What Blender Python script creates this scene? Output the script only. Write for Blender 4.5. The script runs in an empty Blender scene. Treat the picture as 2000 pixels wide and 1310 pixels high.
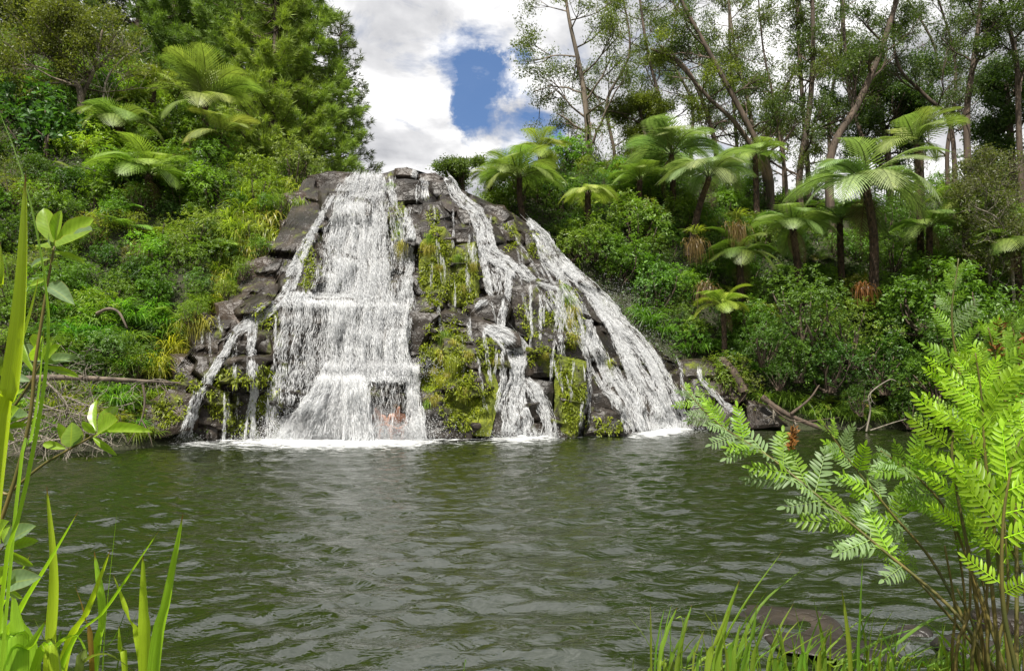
import bpy, bmesh, math, random
import numpy as np
from mathutils import Vector, Matrix, noise
from mathutils.bvhtree import BVHTree

SC = bpy.context.scene
COL = SC.collection
R = np.random.default_rng(7)
random.seed(7)
rad = math.radians

# ------------------------------------------------------------------ camera, sky, sun, exposure
CAM_H, PITCH, F = 1.65, rad(3.6), 1351.0          # metres above the pool, tilt, focal length in photo pixels (2000 wide)
cam = bpy.data.cameras.new('camera')
cam.lens = 36 * F / 2000
cam.sensor_width = 36
cam.clip_start, cam.clip_end = 0.05, 3000
camo = bpy.data.objects.new('camera', cam)
COL.objects.link(camo)
camo.location = (0, 0, CAM_H)
camo.rotation_euler = (math.pi / 2 + PITCH, 0, 0)
SC.camera = camo

SUN_EL, SUN_AZ = rad(60), rad(-160)               # azimuth from +Y towards +X (the sun stands left, slightly behind the viewer)
sun_dir = Vector((math.sin(SUN_AZ) * math.cos(SUN_EL), math.cos(SUN_AZ) * math.cos(SUN_EL), math.sin(SUN_EL)))
sl = bpy.data.lights.new('sun', 'SUN')
sl.energy, sl.angle, sl.color = 5.0, rad(0.6), (1.0, 0.95, 0.86)
so = bpy.data.objects.new('sun', sl)
COL.objects.link(so)
so.rotation_euler = (-sun_dir).to_track_quat('-Z', 'Y').to_euler()

vs = SC.view_settings
vs.view_transform, vs.look, vs.gamma, vs.exposure = 'Standard', 'None', 1.0, 0.66
SC.render.engine = 'CYCLES'
cy = SC.cycles
cy.use_denoising = True
try:
    cy.denoiser = 'OPENIMAGEDENOISE'
    cy.denoising_input_passes = 'RGB_ALBEDO_NORMAL'
    cy.denoising_prefilter = 'ACCURATE'
except Exception:
    pass
cy.max_bounces, cy.diffuse_bounces, cy.glossy_bounces = 6, 3, 3
cy.transmission_bounces, cy.transparent_max_bounces = 3, 12
cy.sample_clamp_indirect = 4.0


# ------------------------------------------------------------------ node helpers
def nodes_of(idblock):
    idblock.use_nodes = True
    nt = idblock.node_tree
    nt.nodes.clear()
    return nt


class NT:
    def __init__(self, nt):
        self.nt = nt

    def n(self, typ, **kw):
        nd = self.nt.nodes.new(typ)
        for k, v in kw.items():
            if k.startswith('i_'):
                nd.inputs[k[2:].replace('_', ' ')].default_value = v
            else:
                setattr(nd, k, v)
        return nd

    def l(self, a, b):
        self.nt.links.new(a, b)

    def math(self, op, a, b=None, clamp=False):
        m = self.n('ShaderNodeMath', operation=op)
        m.use_clamp = clamp
        for i, x in enumerate((a, b)):
            if x is None:
                continue
            if isinstance(x, (int, float)):
                m.inputs[i].default_value = x
            else:
                self.l(x, m.inputs[i])
        return m.outputs[0]

    def mix(self, fac, a, b, blend='MIX'):
        m = self.n('ShaderNodeMix', data_type='RGBA', blend_type=blend)
        for sock, x in ((m.inputs[0], fac), (m.inputs[6], a), (m.inputs[7], b)):
            if isinstance(x, (int, float)):
                sock.default_value = x
            elif isinstance(x, tuple):
                sock.default_value = x if len(x) == 4 else (*x, 1)
            else:
                self.l(x, sock)
        return m.outputs[2]

    def ramp(self, fac, stops, interp='LINEAR'):
        r = self.n('ShaderNodeValToRGB')
        r.color_ramp.interpolation = interp
        els = r.color_ramp.elements
        while len(els) > 1:
            els.remove(els[-1])
        for i, (p, c) in enumerate(stops):
            e = els[0] if i == 0 else els.new(p)
            e.position = p
            if isinstance(c, (int, float)):
                c = (c, c, c)
            e.color = (*c, 1)
        self.l(fac, r.inputs[0])
        return r.outputs[0]

    def noise(self, vec, scale, detail=4, rough=0.55, dist=0.0):
        t = self.n('ShaderNodeTexNoise')
        t.inputs['Scale'].default_value = scale
        t.inputs['Detail'].default_value = detail
        t.inputs['Roughness'].default_value = rough
        t.inputs['Distortion'].default_value = dist
        if vec is not None:
            self.l(vec, t.inputs['Vector'])
        return t.outputs['Fac']


def ray_dir(px, py):
    dx, dy = (px - 1000) / F, -(py - 655) / F
    c, s = math.cos(PITCH), math.sin(PITCH)
    return np.array([dx, c - dy * s, s + dy * c])


def at(px, py, Y):
    d = ray_dir(px, py)
    t = Y / d[1]
    return np.array([d[0] * t, Y, CAM_H + d[2] * t])


def to_px(P):
    P = np.atleast_2d(P).astype(float)
    x, y, z = P[:, 0], P[:, 1], P[:, 2] - CAM_H
    c, s = math.cos(PITCH), math.sin(PITCH)
    f = y * c + z * s
    u = -y * s + z * c
    return 1000 + F * x / f, 655 - F * u / f


# ------------------------------------------------------------------ world: clear sky with broken cloud
world = bpy.data.worlds.new('World')
SC.world = world
wt = NT(nodes_of(world))
sky = wt.n('ShaderNodeTexSky', sky_type='NISHITA')
sky.sun_disc = False
sky.sun_elevation, sky.sun_rotation = SUN_EL, SUN_AZ
sky.air_density, sky.dust_density, sky.ozone_density = 1.0, 0.6, 2.0
tc = wt.n('ShaderNodeTexCoord')
sep = wt.n('ShaderNodeSeparateXYZ')
wt.l(tc.outputs['Generated'], sep.inputs[0])
den = wt.math('ADD', wt.math('MAXIMUM', sep.outputs[2], 0.0), 0.22)
comb = wt.n('ShaderNodeCombineXYZ')
wt.l(wt.math('DIVIDE', sep.outputs[0], den), comb.inputs[0])
wt.l(wt.math('DIVIDE', sep.outputs[1], den), comb.inputs[1])
cn = wt.noise(comb.outputs[0], 1.7, 9, 0.58, 0.35)
cfine = wt.noise(comb.outputs[0], 5.5, 8, 0.6, 0.6)


warpn = wt.n('ShaderNodeTexNoise')
warpn.inputs['Scale'].default_value = 7.0
warpn.inputs['Detail'].default_value = 8
warpn.inputs['Roughness'].default_value = .62
wt.l(tc.outputs['Generated'], warpn.inputs['Vector'])
wsub = wt.n('ShaderNodeVectorMath', operation='SUBTRACT')
wt.l(warpn.outputs['Color'], wsub.inputs[0])
wsub.inputs[1].default_value = (.5, .5, .5)
wscl = wt.n('ShaderNodeVectorMath', operation='SCALE')
wscl.inputs['Scale'].default_value = .30
wt.l(wsub.outputs[0], wscl.inputs[0])
wadd = wt.n('ShaderNodeVectorMath', operation='ADD')
wt.l(tc.outputs['Generated'], wadd.inputs[0])
wt.l(wscl.outputs[0], wadd.inputs[1])
wnrm = wt.n('ShaderNodeVectorMath', operation='NORMALIZE')
wt.l(wadd.outputs[0], wnrm.inputs[0])


def blob(px, py, r_in, r_out):
    d = Vector(ray_dir(px, py)).normalized()
    dp = wt.n('ShaderNodeVectorMath', operation='DOT_PRODUCT')
    wt.l(wnrm.outputs[0], dp.inputs[0])
    dp.inputs[1].default_value = d
    mr = wt.n('ShaderNodeMapRange', interpolation_type='SMOOTHERSTEP')
    wt.l(dp.outputs['Value'], mr.inputs[0])
    mr.inputs[1].default_value = math.cos(r_out)
    mr.inputs[2].default_value = math.cos(r_in)
    return mr.outputs[0]


hole = wt.math('ADD', wt.math('ADD', blob(982, 228, 0.0, 0.10), wt.math('MULTIPLY', blob(925, 110, 0.0, 0.10), .5)), wt.math('MULTIPLY', blob(945, 190, 0.0, 0.08), 0.4), True)
cover = wt.math('ADD', wt.math('MULTIPLY', wt.math('SUBTRACT', cn, .5), 2.6), wt.math('MULTIPLY', wt.math('SUBTRACT', cfine, .5), 2.2))
cover = wt.math('SUBTRACT', wt.math('ADD', cover, 0.95), wt.math('MULTIPLY', hole, 0.86))
cmask = wt.ramp(cover, [(0.0, 0.02), (0.26, 0.25), (0.50, 0.72), (0.74, 1.0)])
shade = wt.math('ADD', wt.math('MULTIPLY', wt.noise(comb.outputs[0], 2.6, 6, 0.55, 0.2), 0.75), wt.math('MULTIPLY', cfine, 0.25))
ccol = wt.ramp(shade, [(0.36, (3.2, 3.25, 3.45)), (0.48, (5.2, 5.2, 5.3)), (0.60, (9.0, 8.9, 8.8))])
skyc = wt.mix(0.6, sky.outputs[0], (0.48, 1.2, 3.0))
wcol = wt.mix(cmask, skyc, ccol)
bg = wt.n('ShaderNodeBackground')
bg.inputs['Strength'].default_value = 0.1
wt.l(wcol, bg.inputs['Color'])
wo = wt.n('ShaderNodeOutputWorld')
wt.l(bg.outputs[0], wo.inputs['Surface'])


# ------------------------------------------------------------------ mesh helpers
def mk_mesh(name, V, F_, mat=None, smooth=True, attrs=None, sharp=0):
    V = np.asarray(V, np.float32).reshape(-1, 3)
    if isinstance(F_, np.ndarray):
        F_ = [F_]
    F_ = [np.asarray(f, np.int32) for f in F_ if len(f)]
    me = bpy.data.meshes.new(name)
    nl = sum(f.size for f in F_)
    npoly = sum(len(f) for f in F_)
    me.vertices.add(len(V))
    me.vertices.foreach_set('co', V.ravel())
    me.loops.add(nl)
    me.loops.foreach_set('vertex_index', np.concatenate([f.ravel() for f in F_]))
    me.polygons.add(npoly)
    tot = np.concatenate([np.full(len(f), f.shape[1], np.int32) for f in F_])
    me.polygons.foreach_set('loop_start', np.concatenate([[0], np.cumsum(tot)[:-1]]).astype(np.int32))
    me.polygons.foreach_set('use_smooth', np.full(npoly, smooth))
    me.update(calc_edges=True)
    for k, a in (attrs or {}).items():
        at_ = me.attributes.new(k, 'FLOAT', 'POINT')
        at_.data.foreach_set('value', np.asarray(a, np.float32))
    if mat:
        me.materials.append(mat)
    if sharp:
        me.set_sharp_from_angle(angle=rad(sharp))
    return me


def obj(name, me, parent=None, loc=None, **props):
    o = bpy.data.objects.new(name, me)
    COL.objects.link(o)
    if parent is not None:
        o.parent = parent
    if loc is not None:
        o.location = loc
    for k, v in props.items():
        o[k] = v
    return o


def thing(name, label, cat, loc=(0, 0, 0), group=None, rz=0.0, sc=1.0):
    o = bpy.data.objects.new(name, None)
    o.empty_display_size = 0.1
    COL.objects.link(o)
    o.location = loc
    o.rotation_euler = (0, 0, rz)
    o.scale = (sc, sc, sc) if isinstance(sc, (int, float)) else sc
    o['label'], o['category'] = label, cat
    if group:
        o['group'] = group
    return o


def norm(a):
    a = np.asarray(a, float)
    return a / np.maximum(np.linalg.norm(a, axis=-1, keepdims=True), 1e-9)


class Geo:
    """collects vertices, faces and a tint per vertex"""

    def __init__(self):
        self.V, self.F3, self.F4, self.T, self.n = [], [], [], [], 0

    def add(self, V, F3=None, F4=None, T=0.5):
        V = np.asarray(V, float).reshape(-1, 3)
        self.V.append(V)
        if F3 is not None and len(F3):
            self.F3.append(np.asarray(F3, int) + self.n)
        if F4 is not None and len(F4):
            self.F4.append(np.asarray(F4, int) + self.n)
        self.T.append(np.broadcast_to(np.asarray(T, float), (len(V),)))
        self.n += len(V)

    def tube(self, P, r, sides=5, T=0.5):
        P = np.asarray(P, float)
        n = len(P)
        r = np.broadcast_to(np.asarray(r, float), (n,))
        t = norm(np.gradient(P, axis=0))
        ref = np.array([0.3, 0.9, 0.1]) if abs(t[:, 2]).mean() > 0.5 else np.array([0.05, 0.1, 1.0])
        a = norm(np.cross(t, ref))
        b = np.cross(t, a)
        th = np.arange(sides) * 2 * math.pi / sides
        ring = a[:, None] * np.cos(th)[None, :, None] + b[:, None] * np.sin(th)[None, :, None]
        V = P[:, None] + ring * r[:, None, None]
        i = np.arange(n - 1)[:, None] * sides
        k = np.arange(sides)[None]
        k2 = (k + 1) % sides
        F4 = np.stack([i + k, i + k2, i + sides + k2, i + sides + k], -1).reshape(-1, 4)
        V = V.reshape(-1, 3)
        V = np.vstack([V, P[-1:] + t[-1:] * r[-1]])
        last = (n - 1) * sides
        F3 = np.stack([last + k[0], last + k2[0], np.full(sides, n * sides)], -1)
        self.add(V, F3, F4, T)

    def leaves(self, P, D, U, L, W, droop=0.15, fold=0.25, T=None, wide=0.45):
        """folded diamond leaves: base P, direction D, up U"""
        n = len(P)
        D = norm(D)
        S = norm(np.cross(D, U))
        N = np.cross(S, D)
        L = np.broadcast_to(np.asarray(L, float), (n,))[:, None]
        W = np.broadcast_to(np.asarray(W, float), (n,))[:, None]
        mid = P + D * L * wide
        V = np.stack([P, mid + S * W * 0.5 + N * W * fold, P + D * L - np.array([0, 0, 1.0]) * L * droop, mid - S * W * 0.5 + N * W * fold], 1)
        i = np.arange(n)[:, None] * 4
        F3 = np.concatenate([i + np.array([[0, 1, 2]]), i + np.array([[0, 2, 3]])])
        if T is None:
            T = R.random(n)
        self.add(V.reshape(-1, 3), F3, None, np.repeat(np.broadcast_to(T, (n,)), 4))

    def blades(self, P0, P1, P2, W, T=None, seg=5):
        """grass blades: quadratic curves P0-P1-P2 of width W, tapering"""
        n = len(P0)
        t = np.linspace(0, 1, seg + 1)
        B = ((1 - t) ** 2)[None, :, None] * P0[:, None] + (2 * t * (1 - t))[None, :, None] * P1[:, None] + (t ** 2)[None, :, None] * P2[:, None]
        Dv = np.gradient(B, axis=1)
        side = norm(np.cross(Dv, np.array([0.0, 0.0, 1.0]) + R.normal(0, 0.35, (n, 1, 3))))
        w = np.broadcast_to(np.asarray(W, float), (n,))[:, None] * (np.minimum(1, 1.6 * (1 - t) ** 0.7) * (0.6 + 0.4 * np.minimum(1, t * 4)))[None]
        A = B + side * w[..., None] * 0.5
        C = B - side * w[..., None] * 0.5
        V = np.stack([A, C], 2).reshape(n, -1, 3)
        m = (seg + 1) * 2
        i = (np.arange(n) * m)[:, None, None]
        k = (np.arange(seg) * 2)[None, :, None]
        F4 = (i + k + np.array([0, 1, 3, 2])[None, None]).reshape(-1, 4)
        if T is None:
            T = R.random(n)
        self.add(V.reshape(-1, 3), None, F4, np.repeat(np.broadcast_to(T, (n,)), m))

    def mesh(self, name, mat, smooth=True):
        V = np.vstack(self.V)
        Fs = []
        if self.F3:
            Fs.append(np.vstack(self.F3))
        if self.F4:
            Fs.append(np.vstack(self.F4))
        return mk_mesh(name, V, Fs, mat, smooth, {'tint': np.concatenate(self.T)})


def rnd_dirs(n, up=0.0):
    d = norm(R.normal(0, 1, (n, 3)))
    d[:, 2] += up
    return norm(d)


def bez(pts, n):
    """smooth path through points (Catmull-Rom)"""
    p = np.asarray(pts, float)
    if len(p) == 2:
        return p[0] + (p[1] - p[0]) * np.linspace(0, 1, n)[:, None]
    p = np.vstack([2 * p[0] - p[1], p, 2 * p[-1] - p[-2]])
    out = []
    m = len(p) - 3
    for t in np.linspace(0, m - 1e-6, n):
        i = int(t)
        u = t - i
        a, b, c, d = p[i:i + 4]
        out.append(0.5 * (2 * b + (c - a) * u + (2 * a - 5 * b + 4 * c - d) * u * u + (3 * b - a - 3 * c + d) * u ** 3))
    return np.array(out)


def fbm3(V, sc, oct_=4, seed=0.0):
    out = np.zeros(len(V))
    for i, v in enumerate(V):
        out[i] = noise.fractal(Vector((v[0] * sc + seed, v[1] * sc - seed, v[2] * sc + 3 * seed)), 1.0, 2.0, oct_)
    return out


# ------------------------------------------------------------------ materials
def new_mat(name):
    m = bpy.data.materials.new(name)
    t = NT(nodes_of(m))
    out = t.n('ShaderNodeOutputMaterial')
    return m, t, out


def leaf_mat(name, rough=0.42, trans=0.35, tcol=(1.6, 1.7, .6), gain=1.6, tone=(1.08, 1.03, .74)):
    """leaf colour = the plant's own colour, varied from leaf to leaf"""
    m, t, out = new_mat(name)
    oi = t.n('ShaderNodeObjectInfo')
    a = t.n('ShaderNodeAttribute', attribute_name='tint')
    k = t.math('ADD', t.math('MULTIPLY', a.outputs['Fac'], 1.0), 0.5)
    v = t.n('ShaderNodeVectorMath', operation='SCALE')
    t.l(t.mix(1.0, oi.outputs['Color'], tone, 'MULTIPLY'), v.inputs[0])
    t.l(t.math('MULTIPLY', k, gain), v.inputs['Scale'])
    warm = t.mix(t.ramp(a.outputs['Fac'], [(0.62, 0.0), (1.0, 0.32)]), v.outputs[0], t.mix(1.0, v.outputs[0], (1.55, 1.15, 0.6), 'MULTIPLY'))
    p = t.n('ShaderNodeBsdfPrincipled')
    p.inputs['Roughness'].default_value = rough
    p.inputs['Specular IOR Level'].default_value = 0.4
    t.l(warm, p.inputs['Base Color'])
    tr = t.n('ShaderNodeBsdfTranslucent')
    t.l(t.mix(1.0, warm, tcol, 'MULTIPLY'), tr.inputs['Color'])
    mx = t.n('ShaderNodeMixShader')
    mx.inputs[0].default_value = trans
    t.l(p.outputs[0], mx.inputs[1])
    t.l(tr.outputs[0], mx.inputs[2])
    t.l(mx.outputs[0], out.inputs['Surface'])
    return m


def bark_mat(name, c1, c2, scale=6, rough=0.85, bump=0.4, stretch=0.15):
    m, t, out = new_mat(name)
    g = t.n('ShaderNodeTexCoord')
    mp = t.n('ShaderNodeMapping')
    mp.inputs['Scale'].default_value = (1, 1, stretch)
    t.l(g.outputs['Object'], mp.inputs[0])
    f = t.noise(mp.outputs[0], scale, 6, 0.65)
    p = t.n('ShaderNodeBsdfPrincipled')
    p.inputs['Roughness'].default_value = rough
    t.l(t.ramp(f, [(0.35, c1), (0.65, c2)]), p.inputs['Base Color'])
    b = t.n('ShaderNodeBump')
    b.inputs['Strength'].default_value = bump
    b.inputs['Distance'].default_value = 0.03
    t.l(f, b.inputs['Height'])
    t.l(b.outputs[0], p.inputs['Normal'])
    t.l(p.outputs[0], out.inputs['Surface'])
    return m


M_LEAF = leaf_mat('leaf', 0.40, 0.38)
M_FERN = leaf_mat('fern_leaf', 0.5, 0.32, (1.3, 1.5, .75), 1.7, (1.10, 1, .82))
M_NEEDLE = leaf_mat('needle', 0.6, 0.25, tone=(1.22, .98, .95))
M_PINNA = leaf_mat('royal_fern_leaf', 0.42, 0.45, (1.7, 1.75, .45), 1.5, (1, 1, 1))
M_GRASS = leaf_mat('grass_blade', 0.38, 0.45)
M_BARK = bark_mat('bark', (0.035, 0.026, 0.018), (0.12, 0.085, 0.06))
M_BARK_PALE = bark_mat('pale_bark', (0.06, 0.048, 0.036), (0.19, 0.15, 0.11))
M_TWIG = bark_mat('dry_twig', (0.10, 0.085, 0.065), (0.27, 0.24, 0.19), 12)
M_FERN_TRUNK = bark_mat('fern_trunk', (0.012, 0.008, 0.005), (0.075, 0.045, 0.025), 14, 0.95, 0.9, 0.5)
M_STALK = bark_mat('stalk', (0.06, 0.07, 0.015), (0.16, 0.12, 0.03), 20, 0.5, 0.1)
M_DEAD = leaf_mat('dead_frond', 0.8, 0.15, (1, 1, 1), 1.1, (1, 1, 1))


def rock_mat():
    m, t, out = new_mat('wet_rock')
    g = t.n('ShaderNodeNewGeometry')
    pos = g.outputs['Position']
    f1 = t.noise(pos, 1.3, 7, 0.62)
    f2 = t.noise(pos, 9.0, 6, 0.65)
    col = t.mix(f2, t.ramp(f1, [(0.35, (0.008, 0.008, 0.007)), (0.56, (0.022, 0.020, 0.017)), (0.78, (0.080, 0.066, 0.050))]),
                t.ramp(f1, [(0.35, (0.005, 0.005, 0.005)), (0.65, (0.028, 0.024, 0.020))]))
    brown = t.n('ShaderNodeAttribute', attribute_type='OBJECT', attribute_name='brown')
    col = t.mix(brown.outputs['Fac'], col, t.ramp(f1, [(0.35, (0.022, 0.016, 0.011)), (0.6, (0.066, 0.044, 0.030)), (0.8, (0.17, 0.12, 0.085))]))
    # moss: grows where the stone is marked mossy, broken by noise
    mo = t.n('ShaderNodeAttribute', attribute_type='OBJECT', attribute_name='moss')
    mv = t.n('ShaderNodeAttribute', attribute_name='mossv')
    amt = t.math('ADD', mo.outputs['Fac'], mv.outputs['Fac'])
    st = t.n('ShaderNodeMapping')
    st.inputs['Scale'].default_value = (1, 1, 0.45)
    t.l(pos, st.inputs[0])
    f3 = t.noise(st.outputs[0], 2.8, 8, 0.66)
    mm = t.math('ADD', t.math('SUBTRACT', amt, 1.0), t.math('MULTIPLY', f3, 1.75))
    mask = t.ramp(mm, [(0.36, 0.0), (0.62, 1.0)])
    f4 = t.math('ADD', t.math('MULTIPLY', t.noise(pos, 14, 6, 0.7), .55), t.math('MULTIPLY', t.noise(pos, 3.3, 5, .6), .45))
    mcol = t.ramp(f4, [(0.28, (0.014, 0.020, 0.004)), (0.5, (0.10, 0.125, 0.010)), (0.70, (0.30, 0.32, 0.024))])
    base = t.mix(mask, col, mcol)
    p = t.n('ShaderNodeBsdfPrincipled')
    t.l(base, p.inputs['Base Color'])
    p.inputs['Specular IOR Level'].default_value = .32
    rr = t.math('ADD', t.math('MULTIPLY', mask, 0.45), t.math('ADD', t.math('MULTIPLY', f2, 0.42), 0.14))
    t.l(rr, p.inputs['Roughness'])
    v = t.n('ShaderNodeTexVoronoi', feature='DISTANCE_TO_EDGE')
    v.inputs['Scale'].default_value = 2.6
    wv = t.n('ShaderNodeVectorMath', operation='ADD')
    nv = t.n('ShaderNodeTexNoise')
    nv.inputs['Scale'].default_value = 2.2
    nv.inputs['Detail'].default_value = 5
    t.l(pos, nv.inputs['Vector'])
    sv = t.n('ShaderNodeVectorMath', operation='SCALE')
    sv.inputs['Scale'].default_value = 0.8
    t.l(nv.outputs['Color'], sv.inputs[0])
    t.l(pos, wv.inputs[0])
    t.l(sv.outputs[0], wv.inputs[1])
    t.l(wv.outputs[0], v.inputs['Vector'])
    crack = t.ramp(v.outputs['Distance'], [(0.0, 0.0), (0.05, 1.0)])
    h = t.math('ADD', t.math('MULTIPLY', f2, 0.6), t.math('ADD', t.math('MULTIPLY', crack, 0.25), t.math('MULTIPLY', t.math('MULTIPLY', f4, mask), 0.8)))
    b = t.n('ShaderNodeBump')
    b.inputs['Strength'].default_value = 0.6
    b.inputs['Distance'].default_value = 0.07
    t.l(h, b.inputs['Height'])
    t.l(b.outputs[0], p.inputs['Normal'])
    t.l(p.outputs[0], out.inputs['Surface'])
    return m


M_ROCK = rock_mat()


# ------------------------------------------------------------------ terrain
COLS = [
    (-600, [(10, -1.2), (12, 0), (14, 1.8), (20, 9), (28, 18), (45, 26), (200, 30)]),
    (0, [(13, -1.2), (15.2, 0), (16, .8), (22, 8), (30, 17), (45, 24), (200, 30)]),
    (200, [(14, -1.2), (15.9, 0), (17, 1), (23, 8.5), (30, 15.5), (45, 22), (200, 28)]),
    (350, [(16, -1.2), (17.6, 0), (18.7, 1.5), (23.5, 8.5), (29, 12.5), (45, 18), (200, 22)]),
    (500, [(18, -1.2), (19.5, 0), (20.6, 2), (22.2, 6.2), (24, 8.5), (30, 10.8), (45, 14), (200, 16)]),
    (620, [(20, -1.2), (21.5, 0), (23.2, 7.2), (25, 8.6), (30, 9.4), (45, 11), (200, 12)]),
    (700, [(21, -1.2), (22.8, 0), (24.6, 7.7), (30, 7.9), (45, 8), (200, 8)]),
    (880, [(21, -1.2), (22.8, 0), (24.6, 7.4), (27, 8.2), (45, 8.6), (200, 9)]),
    (1000, [(22, -1.2), (24, 0), (25.6, 6.7), (28, 9.2), (32, 10.6), (60, 11.5), (200, 12)]),
    (1150, [(21.5, -1.2), (23, 0), (24.5, 3), (26, 6.3), (29, 10), (32, 11.7), (40, 12.4), (200, 13)]),
    (1330, [(21.2, -1.2), (22.6, 0), (23.5, 1.2), (25, 4.3), (29, 9.3), (33, 11.5), (45, 12.5), (200, 13)]),
    (1500, [(21.5, -1.2), (22.9, 0), (24, 1.4), (27, 5.2), (31, 9.2), (34, 10.8), (45, 11.8), (200, 13)]),
    (1800, [(21.3, -1.2), (22.6, 0), (23.6, 1.4), (27, 5), (31, 8.4), (35, 10.2), (45, 11.5), (200, 13)]),
    (2100, [(18.5, -1.2), (20, 0), (22, 2), (26, 6), (32, 10), (45, 12), (200, 14)]),
    (2600, [(13.5, -1.2), (15, 0), (17, 2.5), (22, 7), (30, 12), (45, 15), (200, 18)]),
]
CPX = np.array([c[0] for c in COLS], float)


def terrain(x, y):
    x, y = np.asarray(x, float), np.asarray(y, float)
    px = np.clip(1000 + F * x / np.maximum(y, 2.0), -600, 2600)
    Zc = np.stack([np.interp(y, [p[0] for p in c[1]], [p[1] for p in c[1]]) for c in COLS])
    k = np.clip(np.searchsorted(CPX, px) - 1, 0, len(CPX) - 2)
    u = (px - CPX[k]) / (CPX[k + 1] - CPX[k])
    u = u * u * (3 - 2 * u)
    sh = px.shape
    idx = np.indices(sh)
    z = Zc[(k, *idx)] * (1 - u) + Zc[(k + 1, *idx)] * u
    z = np.maximum(z, np.minimum((-x - 13.2) * 1.15, 26))
    z = np.maximum(z, np.minimum((x - 17.5) * 1.0, 18))
    shore = 2.75 + 0.9 / (1 + np.exp(-(x - 0.9) * 3)) + 0.25 * np.sin(x * 2.1)
    near = np.where(y < shore, 0.05 + 0.16 * np.minimum(1.5, shore - y), 0.05 - 0.55 * (y - shore))
    z = np.maximum(z, np.maximum(near, -1.2))
    wob = 0.22 * np.sin(x * 1.7 + 0.6 * y) * np.cos(y * 1.3 - 0.5 * x) + 0.12 * np.sin(3.9 * x + 1) * np.sin(3.1 * y)
    return z + np.where((z > 0.4) & (y > 6), wob * np.minimum(1, z / 2), 0)


def axis(a, b, fine0, fine1, step, grow=1.35):
    v = list(np.arange(fine0, fine1 + step, step))
    s = step
    while v[-1] < b:
        s *= grow
        v.append(v[-1] + s)
    s = step
    while v[0] > a:
        s *= grow
        v.insert(0, v[0] - s)
    return np.array(v)


gx, gy = axis(-260, 260, -24, 26, 0.4), axis(-120, 320, -1, 42, 0.35)
GX, GY = np.meshgrid(gx, gy)
GZ = terrain(GX, GY)
nx, ny = len(gx), len(gy)
ii = np.arange(ny - 1)[:, None] * nx + np.arange(nx - 1)[None]
gF = np.stack([ii, ii + 1, ii + nx + 1, ii + nx], -1).reshape(-1, 4)


def soil_mat():
    m, t, out = new_mat('soil')
    g = t.n('ShaderNodeNewGeometry')
    f = t.noise(g.outputs['Position'], 3.0, 8, 0.65)
    f2 = t.noise(g.outputs['Position'], 0.8, 4)
    p = t.n('ShaderNodeBsdfPrincipled')
    p.inputs['Roughness'].default_value = 0.9
    c = t.ramp(f, [(0.3, (0.016, 0.012, 0.008)), (0.5, (0.035, 0.032, 0.014)), (0.7, (0.04, 0.055, 0.015))])
    t.l(t.mix(f2, c, (0.022, 0.03, 0.010)), p.inputs['Base Color'])
    b = t.n('ShaderNodeBump')
    b.inputs['Distance'].default_value = 0.1
    t.l(f, b.inputs['Height'])
    t.l(b.outputs[0], p.inputs['Normal'])
    t.l(p.outputs[0], out.inputs['Surface'])
    return m


ground = obj('ground', mk_mesh('ground', np.stack([GX, GY, GZ], -1), gF, soil_mat()), kind='structure')


def ground_hit(px, py, y0=9.0, y1=75.0):
    d = ray_dir(px, py)
    ys = np.arange(y0, y1, 0.06)
    t = ys / d[1]
    x, z = d[0] * t, CAM_H + d[2] * t
    g = terrain(x, ys)
    below = np.nonzero(z <= g)[0]
    if len(below) == 0:
        return None
    i = below[0]
    return np.array([x[i], ys[i], g[i]])


# ------------------------------------------------------------------ the pool
def water_mat():
    m, t, out = new_mat('pool_water')
    g = t.n('ShaderNodeNewGeometry')
    mp = t.n('ShaderNodeMapping')
    mp.inputs['Scale'].default_value = (0.62, 1.25, 1)
    t.l(g.outputs['Position'], mp.inputs[0])
    f = t.noise(mp.outputs[0], 6.0, 3, 0.5, 0.9)
    f2 = t.noise(mp.outputs[0], 11, 3, 0.55, 0.5)
    b = t.n('ShaderNodeBump')
    b.inputs['Strength'].default_value = 0.8
    b.inputs['Distance'].default_value = 0.031
    t.l(t.math('ADD', f, t.math('MULTIPLY', f2, 0.22)), b.inputs['Height'])
    p = t.n('ShaderNodeBsdfPrincipled')
    k = t.noise(g.outputs['Position'], 0.35, 3)
    t.l(t.mix(k, (0.008, 0.013, 0.003), (0.013, 0.020, 0.004)), p.inputs['Base Color'])
    p.inputs['Roughness'].default_value = 0.06
    p.inputs['IOR'].default_value = 2.25
    p.inputs['Specular IOR Level'].default_value = 0.5
    t.l(b.outputs[0], p.inputs['Normal'])
    t.l(p.outputs[0], out.inputs['Surface'])
    return m


def waves(X, Y):
    rg = np.random.default_rng(3)
    z = np.zeros_like(X)
    for lam, amp, n in ((2.3, .009, 5), (1.1, .007, 7), (0.5, .0062, 12), (0.26, .0034, 14)):
        for _ in range(n):
            a = rg.normal(math.pi / 2 + 0.15, 0.55)
            L = lam * rg.uniform(0.7, 1.35)
            ph = rg.uniform(0, 6.28)
            w = 1 + 0.5 * np.sin(X * 0.6 * rg.uniform(.5, 1.5) + Y * 0.5 * rg.uniform(.5, 1.5) + ph * 2)
            s = np.sin((X * math.cos(a) + Y * math.sin(a)) * 6.283 / L + ph + 0.9 * np.sin(X * 0.9 + ph) + 0.7 * np.sin(Y * 0.7 + 2 * ph))
            z += amp * 0.55 * w * s
    return z


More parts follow.
